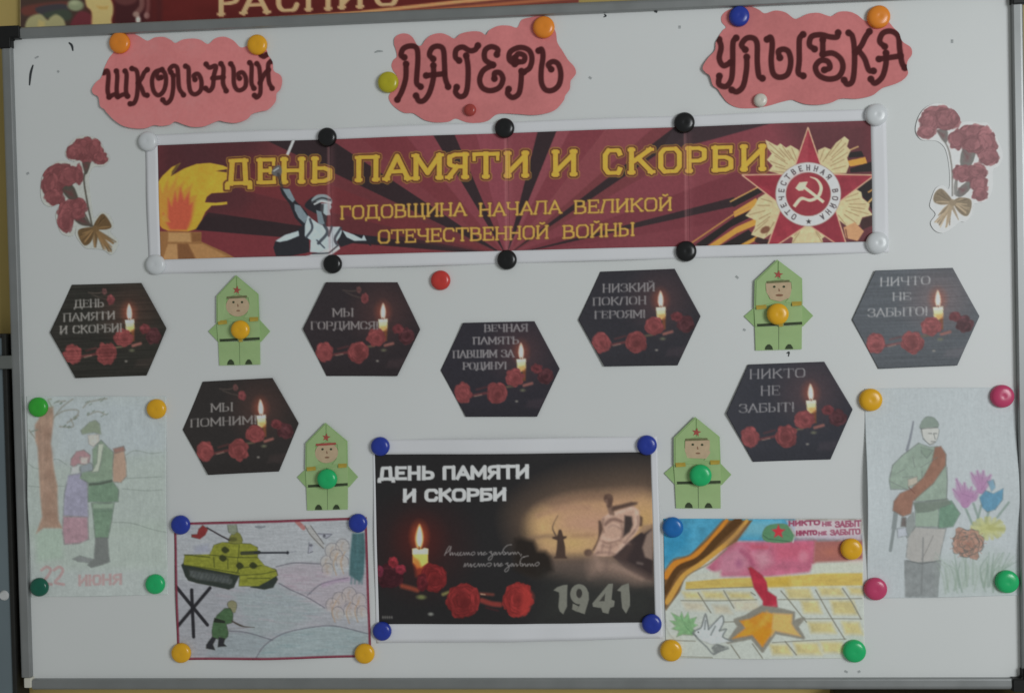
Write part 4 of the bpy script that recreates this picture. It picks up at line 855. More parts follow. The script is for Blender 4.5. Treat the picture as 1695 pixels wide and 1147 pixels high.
SCR = [[(148,332),(190,240),(222,196)],[(168,300),(205,275),(246,200),(228,280),(232,325)],[(232,325),(262,290),(268,328),(300,296),(312,330),(350,288),(340,310),(352,332),(396,284),(372,306),(380,330),(420,320),(432,288),(446,328),(470,290),(482,326),(506,288),(520,326),(556,290),(588,284),(594,310),(560,330),(545,318)],
 [(640,286),(646,328),(668,302),(690,284),(692,328)],[(700,320),(730,300),(748,284),(722,300),(724,328),(772,306)],[(806,290),(838,278),(830,304),(858,326),(836,388),(798,404),(796,376),(860,318),(888,288),(868,310),(884,328),(906,288),(914,328),(950,288),(962,326),(990,290)],[(1132,178),(1076,188),(1022,236),(1004,292),(1020,328),(1046,300),(1020,282)],[(1046,318),(1080,288),(1092,326),(1120,296),(1112,324),(1150,290),(1164,322),(1186,288),(1200,318),(1228,288),(1256,322)],[(1280,318),(1268,345)],[(1312,362),(1346,348),(1380,342)],
 [(432,500),(452,450),(456,496),(492,448),(500,496),(536,456),(540,500),(572,470),(600,450),(582,474),(590,500),(626,488),(650,452),(662,498),(690,456),(702,494),(726,456),(742,494),(776,456),(826,448),(838,468),(806,496),(780,488)],[(880,450),(886,496),(910,470),(934,450),(936,496)],[(946,488),(976,468),(990,450),(964,468),(966,496),(1006,474)],
 [(1044,462),(1080,446),(1070,474),(1100,494),(1080,556),(1044,576),(1036,548),(1110,480),(1140,456),(1118,476),(1132,496),(1156,456),(1166,494),(1200,456),(1212,494),(1232,470)],[(1320,352),(1282,376),(1260,430),(1262,480),(1288,490),(1300,462),(1268,454)],[(1300,488),(1330,456),(1344,494),(1372,462),(1366,492),(1402,456),(1416,492),(1440,456),(1456,490),(1490,452),(1530,432),(1538,462),(1500,490),(1486,474)]]
for st in SCR: cv.stroke(st, 13, (158, 152, 150), .72, 1.2, 4)
cv.grain(.05, 2.5, 2.5, 6)
PM = [(629, 739), (1071, 737), (632, 1045), (1079, 1033)]
zf = lift_fn(PM, .0055, 25, .0006, .02, .2)
poster = empty('memorial_poster', b2w((*px2b(855, 1055), -.001)), 'dark memorial poster with candle, carnations and stone figure, dated 1941', 'poster')
quad_sheet('printed_picture', QI, cv, zf, M_GLOSS, poster)
margin_strips('paper_margin', QO, QI, zf, poster)

# ================================================================== CHILDREN'S DRAWINGS
# tank drawing, red pencil border
Q = [(288, 865), (607, 855.5), (615, 1087), (294, 1092)]
cv = Cv(282, 850, 620, 1096, (152, 154, 158), .9); cv.at(270, 840, 4.247)
LN = (88, 86, 96)
cv.poly([(560,540),(800,420),(960,380),(1110,395),(1200,470),(1450,440),(1450,720),(1150,720),(820,520)], (150, 140, 148), .8, 10)
cv.poly([(80,500),(540,560),(840,540),(1130,720),(1450,830),(1450,1060),(80,1060)], (142, 142, 148), .9, 8); cv.poly([(500,600),(800,540),(1130,720),(880,860),(640,900)], (136, 146, 148), .7, 14)
cv.poly([(660,1060),(720,960),(840,880),(1000,840),(1200,828),(1450,880),(1450,1060)], (134, 146, 148), .9, 3); cv.poly([(470,860),(640,870),(760,920),(660,1050),(300,1050)], (130, 142, 146), .6, 14)
for i in range(46):
    r_ = np.random.RandomState(i); x, y = 640 + 780 * r_.rand(), 880 + 170 * r_.rand(); cv.stroke([(x, y), (x + 90, y - 8)], 7, (112, 134, 138), .28, 3)
for i in range(60):
    r_ = np.random.RandomState(100 + i); x, y = 300 + 760 * r_.rand(), 560 + 340 * r_.rand(); cv.stroke([(x, y), (x + 100, y + 10)], 6, (130, 136, 146) if i % 2 else (156, 142, 150), .35, 3)
for i in range(30):
    r_ = np.random.RandomState(200 + i); x, y = 830 + 280 * r_.rand(), 420 + 160 * r_.rand(); cv.stroke([(x, y), (x + 80, y + 6)], 6, (152, 132, 144), .35, 3)
for st in ([(660,1050),(720,960),(840,880),(1000,842),(1200,828),(1440,884)], [(820,525),(900,570),(1010,620),(1140,700)], [(800,410),(930,384),(1110,392)], [(1020,610),(1120,530),(1300,490)], [(470,860),(600,870),(780,920)]): cv.stroke(st, 7, LN, .75, 1.6, 5)
cv.stroke([(1130, 540), (1220, 510), (1320, 500)], 26, (150, 120, 150), .5, 6)
def bush(pts, c, seed):
    for i, (x, y, r) in enumerate(pts):
        cv.ell(x, y, r, r * 1.1, c, .4, 5); cv.stroke([(x + r * .1, y - r * .5), (x - r * .2, y), (x, y + r * .6)], 9, (150, 124, 104), .45, 3, 3); cv.stroke([(x + r * math.cos(t), y + 1.1 * r * math.sin(t)) for t in np.linspace(2.6, 6.6, 9)], 5, LN, .55, 1.5)
bush([(1150,380,42),(1190,300,50),(1262,270,48),(1160,430,40),(1262,380,44),(1220,340,46)], (164, 150, 140), 1); bush([(1190,680,44),(1240,640,48),(1310,610,52),(1380,650,50),(1230,740,44),(1320,720,50),(1400,730,40)], (166, 152, 142), 2)
for x0, y0 in ((1200, 470), (1190, 800), (1290, 810), (1350, 800), (1250, 460)): cv.stroke([(x0 + 20, y0), (x0, y0 - 80), (x0 + 30, y0 - 150)], 8, (158, 124, 92), .6, 2, 4)
cv.poly([(1330,180),(1415,175),(1425,300),(1412,460),(1390,520),(1350,500),(1310,470),(1315,330)], (58, 92, 96), .92, 4, 0, (.14, 4, 12, 5)); 
for x in (1330, 1355, 1385, 1405): cv.stroke([(x, 440), (x - 6, 530)], 14, (70, 100, 104), .6, 3)
# aeroplane
cv.stroke([(945,95),(990,140)], 30, (158, 96, 92), .9, 2); cv.poly([(1000,120),(1040,120),(1130,250),(1135,285),(1100,270),(1030,190)], (150, 148, 146), 1, 2); cv.stroke([(1000,125),(1040,190),(1130,285)], 6, (84,80,80), .8, 1.4, 3); cv.stroke([(1040,125),(1130,250)], 6, (84,80,80), .8)
cv.poly([(1090,178),(1180,178),(1190,190),(1150,215),(1120,200)], (140,140,150), .9, 2); cv.stroke([(1090,180),(1188,186),(1150,214),(1126,205)], 5, (80,80,90), .8, 1.3); cv.poly([(1030,240),(1060,260),(1050,310),(1020,318)], (146,146,156), .9, 2); cv.stroke([(1030,240),(1022,318),(1055,305)], 5, (80,80,90), .8); cv.ell(1135, 195, 10, 9, (80,80,88)); cv.ell(1042, 262, 12, 10, (90,90,98), .8)
cv.stroke([(655,130),(690,135),(720,128)], 10, (100,104,112), .8, 2, 3); cv.ell(682, 135, 18, 14, (120,122,128), .7, 3)
# tank
cv.pencil = ((44, 46, 34), 5.0, .6)
TG, TD, TK = (122, 124, 42), (84, 88, 36), (46, 52, 48)
cv.poly([(130,400),(150,385),(180,400),(520,455),(545,470),(520,520),(505,555),(470,568),(380,550),(240,525),(180,508),(160,480)], TK, 1, 1.6); cv.poly([(180,430),(480,470),(470,530),(240,505),(190,480)], (74, 78, 78), .8, 4)
for i in range(6): cv.ell(215 + i * 52, 465 + i * 9, 20, 22, (92, 96, 94), .5, 3); cv.stroke([(200 + i * 52, 490 + i * 8), (225 + i * 52, 440 + i * 9)], 5, (50, 54, 52), .6, 2)
cv.poly([(690,510),(800,470),(812,500),(780,555),(720,568),(620,552)], TK, 1, 1.6)
cv.poly([(155,330),(330,325),(360,260),(420,240),(620,250),(670,275),(672,345),(720,400),(800,430),(812,470),(760,500),(680,545),(540,545),(545,470),(150,400),(145,385)], TG, 1, 1.6, 0, (.12, 5, 4, 6))
cv.poly([(470,210),(500,170),(545,180),(560,245),(470,245)], (112, 112, 52), 1, 1.6, 3); cv.poly([(455,120),(520,115),(528,165),(500,190),(465,170)], (118, 124, 104), .9, 2); cv.ell(495, 220, 30, 16, (76, 76, 40), .8, 2)
for st in ([(330,330),(520,345),(670,345)], [(360,345),(365,415)], [(460,355),(462,425)], [(530,350),(535,450)], [(545,470),(700,460),(800,440)], [(150,330),(330,345)], [(520,455),(545,420),(700,400)], [(540,260),(535,345)], [(600,490),(760,490)], [(150,400),(350,425),(545,455)]): cv.stroke(st, 6, (62, 66, 30), .8, 1.4)
for x, y in ((440, 292), (425, 350), (545, 402), (640, 400)): cv.poly([(x - 26, y), (x - 5, y - 22), (x + 20, y - 8), (x + 28, y + 8), (x, y + 24)], (46, 50, 30), .9, 2, 3)
cv.stroke([(560, 316), (680, 310)], 26, (60, 62, 44)); cv.stroke([(650, 312), (885, 312)], 13, (44, 46, 52)); cv.ell(880, 312, 10, 12, (44, 46, 52)); cv.stroke([(890, 310), (940, 302)], 6, (120, 122, 130), .6)
cv.stroke([(310, 140), (400, 190), (470, 225)], 11, (62, 56, 60)); cv.poly([(250,150),(280,122),(318,150),(300,190),(260,220),(200,205),(202,188),(240,185)], (124, 46, 46), 1, 1.6)
cv.poly([(225,270),(320,255),(330,310),(220,320)], (128,130,156), .4, 8)
# anti-tank hedgehog and soldier
BK = (38, 37, 41)
for st in ([(90, 545), (315, 820)], [(335, 560), (105, 830)], [(205, 575), (216, 905)]): cv.stroke(st, 24, BK, .97, 1.6)
cv.poly([(460,665),(490,645),(525,665),(518,720),(500,730),(470,700)], (126, 122, 92), 1, 1.6, 3); cv.poly([(385,750),(440,700),(480,700),(500,740),(495,800),(450,815),(465,870),(460,900),(430,930),(400,900),(390,920),(350,910),(345,860),(360,790)], (66, 92, 62), 1, 1.6, 0, (.1, 4, 4, 7))
cv.poly([(365,770),(440,790),(440,806),(360,800)], (40, 44, 38)); cv.poly([(345,905),(378,912),(352,960),(368,998),(305,985),(305,960)], (44, 44, 48), 1, 1.6); cv.poly([(395,905),(440,915),(430,950),(450,968),(388,975)], (44, 44, 48), 1, 1.6)
cv.stroke([(490, 790), (540, 815), (580, 828), (650, 832)], [10, 14, 8, 4], (70, 62, 56), .95, 1.4, 3); cv.stroke([(440, 850), (640, 832)], 4, (110, 100, 100), .5)
BRD = (112, 42, 56); cv.grain(.07, 16, 1.8, 45)
cv.at(0, 0, 1)
for a, b in zip(Q, Q[1:] + Q[:1]):
    c_ = (451, 975); f_ = lambda p: (p[0] + (c_[0] - p[0]) * .008, p[1] + (c_[1] - p[1]) * .012); cv.stroke([f_(a), f_(b)], 5.2, BRD, .92, 1.4, 0, 'round', (.12, 3, 3, 4))
cv.grain(.06, 2.4, 2.4, 5)
o = quad_sheet('tank_drawing', Q, cv, lift_fn([(298, 869), (592, 866), (299, 1081), (603, 1082)], .005, 27, .0006, .02, .16), M_DRAW, None, None, sat=.88)
tag(o, "child's drawing of a green tank and running soldier inside a dark red border", 'drawing', "children's drawings pinned to the board")

# eternal flame painting
Q = [(1098, 858), (1427, 858), (1431, 1089), (1102, 1089)]
cv = Cv(1092, 852, 1436, 1094, (176, 180, 172), .9); cv.at(1080, 840, 4.2486)
cv.poly([(60,60),(1000,60),(1000,240),(560,230),(100,430),(60,430)], (70, 142, 172), 1, 4, 0, (.14, 14, 12, 3)); cv.poly([(80,200),(260,160),(240,280),(90,380)], (40, 122, 160), .6, 16); cv.poly([(640,90),(900,90),(780,200),(620,190)], (110, 162, 176), .8, 14); cv.poly([(980,200),(1480,190),(1480,245),(980,245)], (96, 112, 160), .6, 8)
cv.poly([(560,235),(1150,225),(1140,390),(1100,450),(820,480),(470,480),(380,420)], (176, 92, 116), .95, 6, 0, (.16, 14, 12, 5)); cv.poly([(480,330),(620,260),(690,400),(600,470),(450,460)], (180, 124, 142), .7, 14); cv.poly([(700,320),(800,300),(840,380),(760,430)], (196, 150, 160), .6, 14); cv.poly([(840,250),(1120,240),(1100,360),(880,360)], (178, 84, 104), .7, 14); cv.ell(1060, 340, 36, 40, (196, 124, 140), .7, 8); cv.stroke([(620, 300), (680, 350), (700, 400)], 26, (150, 74, 100), .7, 6, 3); cv.ell(605, 390, 22, 26, (140, 78, 110), .6, 8); cv.stroke([(700, 270), (800, 275)], 24, (182, 80, 96), .7, 6)
cv.poly([(1140,232),(1480,225),(1480,370),(1130,385)], (150, 90, 84), .95, 6); cv.ell(1250, 310, 60, 30, (170, 104, 86), .6, 12); cv.poly([(1380,370),(1480,360),(1480,400),(1380,400)], (186, 176, 170), .8, 6)
cv.poly([(1120,395),(1480,385),(1480,460),(1120,465)], (180, 182, 168), .9, 5); cv.poly([(250,470),(480,440),(480,490),(240,510)], (178, 178, 166), .9, 6)
cv.poly([(235,520),(500,495),(900,480),(1200,460),(1475,458),(1478,545),(1000,550),(500,560),(230,572)], (186, 160, 86), 1, 3, 0, (.1, 20, 6, 6)); cv.poly([(800,500),(960,480),(960,545),(800,550)], (178, 144, 52), .6, 10)
TI = [(210,590,330,640),(345,585,500,640),(520,590,690,640),(930,560,1110,640),(1160,555,1330,620),(1370,555,1475,610),(1040,650,1170,740),(1250,650,1420,750),(1090,800,1270,880),(1330,800,1460,890),(820,955,960,1030),(990,945,1170,1030),(1180,940,1340,1020),(560,650,740,720),(420,680,540,740),(210,660,360,720)]
for i, (a, b, c, d) in enumerate(TI): cv.poly([(a, b), (c - 10, b + 4), (c + 20, d), (a + 24, d - 4)], (188, 168, 104) if i not in (13, 14, 15) else (184, 172, 148), .75, 8, 0, (.14, 12, 10, i))
GR = (112, 108, 96)
for st in ([(240, 573), (480, 562), (720, 552)], [(200, 650), (480, 650), (730, 640)], [(880, 640), (1200, 642), (1470, 636)], [(1060, 778), (1300, 778), (1470, 780)], [(840, 942), (1100, 930), (1360, 922)], [(95, 930), (300, 936)], [(130, 1045), (420, 1050)], [(480, 800), (600, 796)]): cv.stroke(st, 7, GR, .75, 1.5, 4)
for st in ([(500, 580), (570, 700)], [(320, 595), (410, 735)], [(900, 580), (960, 650), (1080, 800)], [(1145, 575), (1250, 760), (1350, 920)], [(1335, 565), (1400, 660), (1465, 780)], [(930, 935), (1010, 1030)], [(550, 960), (612, 1050)], [(700, 950), (770, 1050)], [(690, 590), (720, 610)]): cv.stroke(st, 9, GR, .75, 1.5, 3)
# striped ribbon
cv.poly([(78,460),(150,365),(260,335),(380,220),(500,85),(700,85),(590,235),(430,330),(330,420),(230,480),(190,590),(95,720),(78,690)], (110, 78, 46), 1, 3)
cv.stroke([(95,480),(160,395),(270,355),(380,260),(440,190),(520,88)], [44, 44, 36, 34, 30, 24], (196, 120, 42), 1, 3, 5); cv.stroke([(88,590),(180,430),(330,360),(450,230),(600,88)], [40, 40, 44, 50, 56], (82, 56, 32), 1, 3, 5); cv.stroke([(105,660),(210,490),(330,400),(460,300),(570,200),(660,90)], [42, 40, 34, 34, 28, 24], (190, 140, 66), 1, 3, 5); cv.stroke([(90,705),(180,600),(240,480),(400,390),(520,290)], 9, (120, 108, 90), .8, 2, 4); cv.stroke([(78,450),(150,360),(260,330),(370,222),(496,84)], 9, (110, 92, 70), .8, 2, 4); cv.poly([(500,250),(640,120),(660,140),(560,270)], (130,100,80), .5, 10)
cv.pencil = ((112, 106, 96), 5.0, .5)
# cap badge, red ribbon, flame on a leaf star, green leaf, grey leaf
cv.poly([(768,185),(800,125),(880,108),(950,120),(998,190),(965,240),(800,235)], (84, 126, 92), 1, 2, 3); cv.stroke([(775, 190), (810, 215), (960, 235)], 8, (66, 96, 74), .8); cv.stroke([(955,115),(1000,190),(985,240)], 10, (176,180,172), .8, 2); cv.poly(star5(882, 165, 52, 24), (184, 52, 62), 1, 2)
cv.poly([(670,420),(690,410),(770,470),(800,520),(808,580),(868,620),(876,690),(840,722),(770,700),(772,650),(710,560),(690,480)], (164, 48, 64), 1, 3, 0, (.1, 8, 10, 3)); cv.poly([(770,690),(870,680),(860,725),(790,730)], (176, 110, 110), .6, 6)
FL = [(765,690),(870,705),(990,735),(985,800),(1060,775),(1010,830),(1060,910),(860,870),(770,1000),(695,905),(530,940),(605,830),(580,785),(650,760)]
cv.poly(FL, (126, 122, 112), 1, 3, 0, None, 10); cv.poly([(770,725),(680,775),(610,790),(650,840),(560,915),(700,890),(770,970),(840,870),(850,740)], (204, 130, 44), 1, 4, 0, (.1, 12, 12, 3)); cv.poly([(845,735),(980,745),(975,810),(1000,850),(1040,900),(860,860),(830,900)], (202, 158, 92), 1, 5); cv.poly([(740,820),(800,720),(830,760),(750,850)], (216, 152, 66), .6, 8); cv.poly([(700,870),(770,830),(840,860),(770,965)], (210, 124, 30), .7, 8)
cv.poly([(280,895),(215,890),(170,905),(185,865),(135,850),(165,830),(118,790),(165,795),(130,735),(190,765),(205,730),(222,775),(250,730),(262,780),(310,765),(292,810),(318,822),(285,845),(300,870)], (118, 156, 112), 1, 2.5, 0, (.12, 6, 6, 3)); cv.stroke([(200, 760), (230, 830), (285, 890)], 7, (92, 130, 92), .6, 2); cv.ell(190, 815, 34, 22, (136, 170, 126), .5, 8)
cv.poly([(300,860),(340,840),(372,745),(392,830),(440,800),(490,752),(500,800),(470,870),(520,850),(490,905),(560,935),(470,950),(420,960),(340,930),(296,890)], (182, 187, 187), .95, 3)
for st in ([(300,862),(342,838),(356,790),(372,745),(386,800),(394,852)], [(394,852),(440,800),(488,755),(498,800),(470,860)], [(470,860),(518,850),(492,902),(560,935)], [(285,880),(330,930),(380,975),(425,1025),(470,1005),(530,985)], [(420,985),(450,960),(500,975)], [(372,790),(366,850)], [(440, 830), (410, 890)], [(296,862),(285,880),(305,900)]): cv.stroke(st, 10, (104, 108, 108), .8, 2.2, 3)
cv.ell(322, 872, 6, 6, (80, 82, 82), .9)
cv.poly([(420,980),(460,960),(530,975),(430,1030)], (96, 98, 98), .7, 5)
cv.stroke([(85,720),(100,850),(150,925)], 8, (150,150,140), .6, 3, 3)
cv.at(0, 0, 1)
MR = (138, 62, 86)
cv.poly([(1300, 860), (1426, 859), (1426, 894), (1318, 891)], (186, 168, 176), .75, 4)
cv.text('НИКТО', (1304, 870), (1357, 868.5), 9, 3.0, 2.6, MR, .95, None, 0, None, True, 1.2); cv.text('НЕ', (1360, 871), (1376, 870), 8, 2.6, 2.4, MR, .8); cv.text('ЗАБЫТ', (1382, 873), (1425, 871), 11, 2.6, 2.4, MR, .85)
cv.text('НИЧТО', (1317, 886), (1352, 885), 8.5, 3.0, 2.6, MR, .95); cv.text('НЕ', (1354, 886), (1368, 885), 7, 2.4, 2.2, MR, .8); cv.text('ЗАБЫТО', (1374, 886), (1424, 884), 10, 2.5, 2.3, MR, .8)
cv.grain(.05, 2.6, 2.6, 8)
o = quad_sheet('eternal_flame_painting', Q, cv, lift_fn([(1114, 873), (1410, 909), (1111, 1077), (1415, 1078)], .004, 29, .0006, .02, .16), M_DRAW, None, .55, sat=.96)
tag(o, "child's painting of an orange leaf flame, striped ribbon and yellow paving", 'painting', "children's drawings pinned to the board")

# farewell drawing at the left
Q = [(44, 656), (275, 656), (278, 984), (52, 988)]
cv = Cv(40, 650, 284, 994, (154, 161, 158), .9); cv.at(30, 640, 3.185)
cv.poly([(180,50),(790,50),(790,360),(560,380),(200,380)], (152, 162, 172), .5, 40); cv.poly([(60,400),(300,410),(560,360),(790,340),(790,760),(60,800)], (146, 158, 148), .55, 16); cv.poly([(60,740),(240,740),(790,700),(790,960),(100,960)], (147, 160, 147), .6, 16); cv.poly([(100,780),(140,745),(240,745),(240,900),(100,920)], (140, 164, 142), .6, 10)
for st in ([(60,405),(110,430),(200,380),(260,410)], [(570,360),(620,335),(700,350),(760,345)], [(580,480),(760,472)], [(560,535),(680,545),(765,540)], [(500,712),(600,716),(720,752),(790,765)], [(60,520),(120,525)], [(210,520),(250,522)]): cv.stroke(st, 5, (112, 122, 114), .6, 1.6, 4)
cv.poly([(90,200),(110,170),(130,110),(185,105),(190,160),(175,300),(195,440),(215,520),(220,700),(240,742),(140,742),(100,770),(135,680),(120,500),(105,320),(92,280)], (152, 112, 90), .95, 4, 0, (.12, 6, 10, 4))
for x, y in ((150, 240), (165, 350), (170, 460), (175, 580), (160, 660), (195, 690)): cv.ell(x, y, 22, 34, (128, 88, 68), .35, 8)
for st in ([(185,170),(230,110),(290,65)], [(180,110),(160,70),(175,65)], [(200,150),(250,125),(320,125),(300,170)], [(60,230),(90,270)], [(205,80),(250,75)], [(220,210),(290,210),(280,170)], [(260,190),(320,150)], [(345,110),(380,80),(470,62)], [(370,150),(420,130),(460,145)]): cv.stroke(st, 8, (118, 112, 96), .6, 2, 4)
for i in range(26):
    r_ = np.random.RandomState(300 + i); x, y = [(210, 85), (250, 205), (290, 165), (360, 85), (440, 70), (380, 140), (450, 145), (75, 240)][i % 8]; x += 40 * r_.rand() - 20; y += 24 * r_.rand() - 12; cv.stroke([(x, y), (x + 10, y - 6)], 6, (96, 108, 92), .65, 1.5)
# woman
cv.pencil = ((78, 82, 80), 3.0, .6)
cv.poly([(282,380),(310,340),(350,332),(385,360),(380,400),(350,410),(320,405),(300,425),(280,410)], (158, 106, 112), .9, 3); cv.poly([(330,370),(375,370),(370,410),(335,405)], (182, 170, 160), .8, 4); cv.poly([(285,420),(330,410),(330,460),(280,465)], (176, 176, 176), .7, 4)
cv.poly([(270,465),(330,455),(370,480),(375,560),(378,684),(300,680),(246,676),(252,560)], (136, 130, 158), .92, 4, 0, (.1, 6, 6, 3)); cv.poly([(246,680),(374,684),(378,800),(330,822),(250,828),(240,760)], (160, 112, 126), .92, 4, 0, (.1, 6, 6, 3)); cv.poly([(330,420),(385,400),(420,430),(400,470),(340,480)], (122, 130, 138), .85, 4)
# soldier
G1, G2 = (112, 134, 108), (92, 122, 94)
cv.poly([(332,230),(380,185),(410,175),(432,195),(440,250),(400,240),(340,250)], (118, 130, 104), .95, 3); cv.poly([(370,255),(430,250),(430,290),(400,315),(375,300)], (184, 170, 158), .9, 3)
cv.poly([(395,330),(440,280),(480,320),(508,345),(505,490),(380,505),(330,480),(345,450),(400,440)], G1, .95, 3, 0, (.08, 6, 6, 3)); cv.poly([(425,300),(455,300),(440,400),(430,445),(392,450),(420,400)], (170, 176, 156), .9, 3)
cv.poly([(510,330),(560,318),(575,400),(578,470),(550,502),(508,498),(505,420)], (164, 124, 100), .95, 3); cv.poly([(505,325),(560,312),(568,335),(515,350)], (140, 92, 82), .9, 3)
cv.poly([(378,505),(500,488),(538,540),(535,602),(470,608),(378,602)], G2, .95, 3, 0, (.1, 6, 6, 4)); cv.stroke([(385, 512), (440, 508), (498, 494)], 13, (66, 74, 64), .85, 2); cv.poly([(395,610),(515,608),(500,700),(480,795),(412,795),(405,700)], G2, .92, 3, 0, (.1, 6, 6, 5)); cv.poly([(400,612),(512,610),(508,640),(402,640)], (140, 160, 136), .6, 4); cv.stroke([(410, 655), (500, 650)], 10, (80, 102, 84), .5, 3)
cv.poly([(414,792),(478,792),(482,880),(488,920),(450,935),(390,950),(370,935),(405,900)], (96, 98, 96), .95, 3); cv.poly([(290,905),(330,888),(400,905),(380,925),(320,918)], (112, 114, 114), .9, 3)
RDT = (168, 118, 118)
for x in (125, 190): cv.stroke([(x, 965), (x + 28, 948), (x + 48, 965), (x + 30, 1000), (x + 6, 1030), (x + 52, 1040)], 15, RDT, .75, 2, 4)
cv.text('ИЮНЯ', (318, 1048), (552, 1040), 58, 15, 12, RDT, .72, None, 0, None, True, 2.0)
cv.grain(.035, 1.6, 14, 43); cv.C = cv.C * .88 + np.array((154, 161, 158)) * .12; cv.grain(.04, 2.6, 2.6, 8); cv.grain(.03, 12, 12, 18)
o = quad_sheet('farewell_drawing', Q, cv, lift_fn([(62, 674), (258, 677), (64, 973), (256, 967)], .006, 31, .0006, .02, .18), M_DRAW)
tag(o, "child's pencil drawing of a soldier embracing a woman beside a tree", 'drawing', "children's drawings pinned to the board")

# standing soldier with flowers at the right
Q = [(1431, 643), (1680, 641), (1688, 985), (1436, 990)]
cv = Cv(1425, 636, 1694, 996, (176, 183, 186), .9); cv.at(1410, 630, 3.018)
PL = (112, 118, 112); cv.pencil = ((82, 88, 86), 2.6, .65)
cv.stroke([(305, 205), (290, 280), (272, 345)], [8, 12, 14], (118, 122, 132), .9, 2, 3); cv.stroke([(215, 655), (205, 740), (190, 845)], [22, 26, 6], (116, 124, 124), .85, 2)
cv.poly([(340,215),(360,185),(385,178),(415,190),(428,230),(345,240)], (122, 138, 124), .95, 2, 3); cv.poly([(345,240),(425,235),(428,270),(410,310),(385,318),(355,285)], (192, 190, 182), .95, 2, 3)
for st in ([(380,262),(395,262)], [(405,262),(420,262)], [(405,265),(412,290)], [(392,302),(412,302)], [(340,240),(426,232)], [(345,240),(352,290),(385,318),(412,305)]): cv.stroke(st, 4, (90, 92, 90), .7, 1.4)
cv.poly([(330,310),(385,330),(420,325),(460,380),(470,500),(465,590),(310,600),(300,520),(270,540),(190,540),(182,490),(200,420),(250,370)], (134, 154, 134), .95, 3, 0, (.08, 7, 7, 3)); cv.poly([(340,330),(400,345),(370,385),(345,360)], (122, 142, 122), .8, 3)
cv.poly([(310,610),(425,610),(430,725),(310,725)], (136, 158, 136), .95, 3); cv.poly([(430,605),(490,595),(535,660),(500,725),(425,735)], (92, 132, 104), .95, 3, 0, (.1, 6, 6, 4)); cv.poly([(300,605),(470,585),(490,610),(400,645),(320,655)], (106, 118, 104), .9, 3)
cv.poly([(275,490),(320,475),(325,510),(275,525)], (186, 168, 148), .9, 3)
cv.poly([(410,330),(440,325),(465,365),(462,420),(400,510),(330,570),(300,600),(290,660),(250,675),(200,645),(205,600),(235,560),(290,535),(350,480),(395,400)], (150, 94, 72), .97, 3, 0, (.09, 8, 8, 5)); cv.stroke([(280,530),(310,560)], 6, (112,66,54), .6)
for st in ([(200,420),(185,500),(270,540)], [(220,460),(260,440)], [(250,480),(300,475)], [(300,380),(310,430)], [(330,310),(250,370),(200,420)], [(340,430),(420,380)], [(470,430),(465,590)], [(310,725),(430,728)], [(345,450),(345,480)]): cv.stroke(st, 4, PL, .65, 1.4)
cv.poly([(300,655),(310,725),(305,775),(270,780),(260,700)], (130, 136, 132), .85, 3); cv.poly([(245,680),(265,680),(265,725),(240,725)], (88, 72, 66), .8, 3); cv.poly([(222,735),(265,730),(275,770),(225,780)], (176, 180, 192), .9, 3)
cv.poly([(275,780),(310,728),(465,735),(440,850),(430,905),(365,905),(300,905),(268,880)], (166, 160, 154), .95, 3); cv.poly([(262,895),(320,908),(440,895),(425,1075),(265,1078)], (126, 130, 130), .95, 3, 0, (.1, 8, 8, 4)); cv.stroke([(350, 780), (350, 900), (345, 1060)], 7, (104, 106, 106), .6, 2); cv.stroke([(400, 770), (370, 840), (345, 890)], 5, (120, 116, 112), .6); cv.stroke([(270, 895), (345, 910), (435, 895)], 6, (96, 98, 98), .7)
cv.poly([(450,900),(560,880),(680,860),(780,900),(770,1050),(460,1060)], (150, 166, 152), .55, 40)
for i in range(34):
    r_ = np.random.RandomState(400 + i); x = 460 + 300 * r_.rand(); y = 1010 + 50 * r_.rand(); cv.stroke([(x, y), (x + 40 * r_.rand() - 20, y - 90), (x + 120 * (x - 600) / 200 * r_.rand(), y - 120 - 70 * r_.rand())], [10, 8, 3], [(132, 152, 134), (112, 136, 118), (146, 162, 146)][i % 3], .55, 2.5, 4)
for st in ([(555,620),(600,720)], [(600,610),(640,720)], [(680,640),(650,760)], [(775,605),(720,680)], [(640,620),(620,700)]): cv.stroke(st, 12, (112, 136, 122), .7, 2.5)
MG = (172, 116, 162)
for x, y, dx, dy in ((560,610,-60,-70),(560,610,-45,-120),(560,610,-5,-100),(560,610,30,-80),(570,600,60,-60),(640,540,-50,-80),(640,540,-20,-90),(640,540,10,-90),(640,540,45,-70),(600,580,-60,-20)): cv.stroke([(x, y), (x + dx * .6, y + dy * .6), (x + dx, y + dy)], [40, 42, 10], MG, .75, 3, 4); cv.stroke([(x, y), (x + dx, y + dy)], 4, (140, 88, 136), .5)
BL = (74, 138, 176)
cv.poly([(630,580),(660,545),(700,560),(748,535),(745,590),(710,640),(670,652),(645,630)], BL, .95, 3, 0, (.12, 7, 7, 3)); cv.poly([(670,500),(700,490),(710,530),(690,550)], (96, 146, 176), .8, 3)
for i in range(22):
    t = i * 2.4; cv.stroke([(675, 735), (675 + 80 * math.cos(t), 735 + 52 * math.sin(t))], [30, 8], (184, 182, 104) if i % 3 else (166, 164, 84), .7, 2.5)
petals(cv, 575, 810, 84, 74, (192, 134, 110), 77, 16, .85, 1.12, .3, .4, .9)
for i in range(9): cv.stroke([(575, 810), (575 + 95 * math.cos(i * .7), 810 + 80 * math.sin(i * .7))], 4, (168, 104, 86), .5)
cv.grain(.025, 1.6, 16, 41); cv.C = cv.C * .88 + np.array((176, 183, 186)) * .12; cv.grain(.03, 2.6, 2.6, 8)
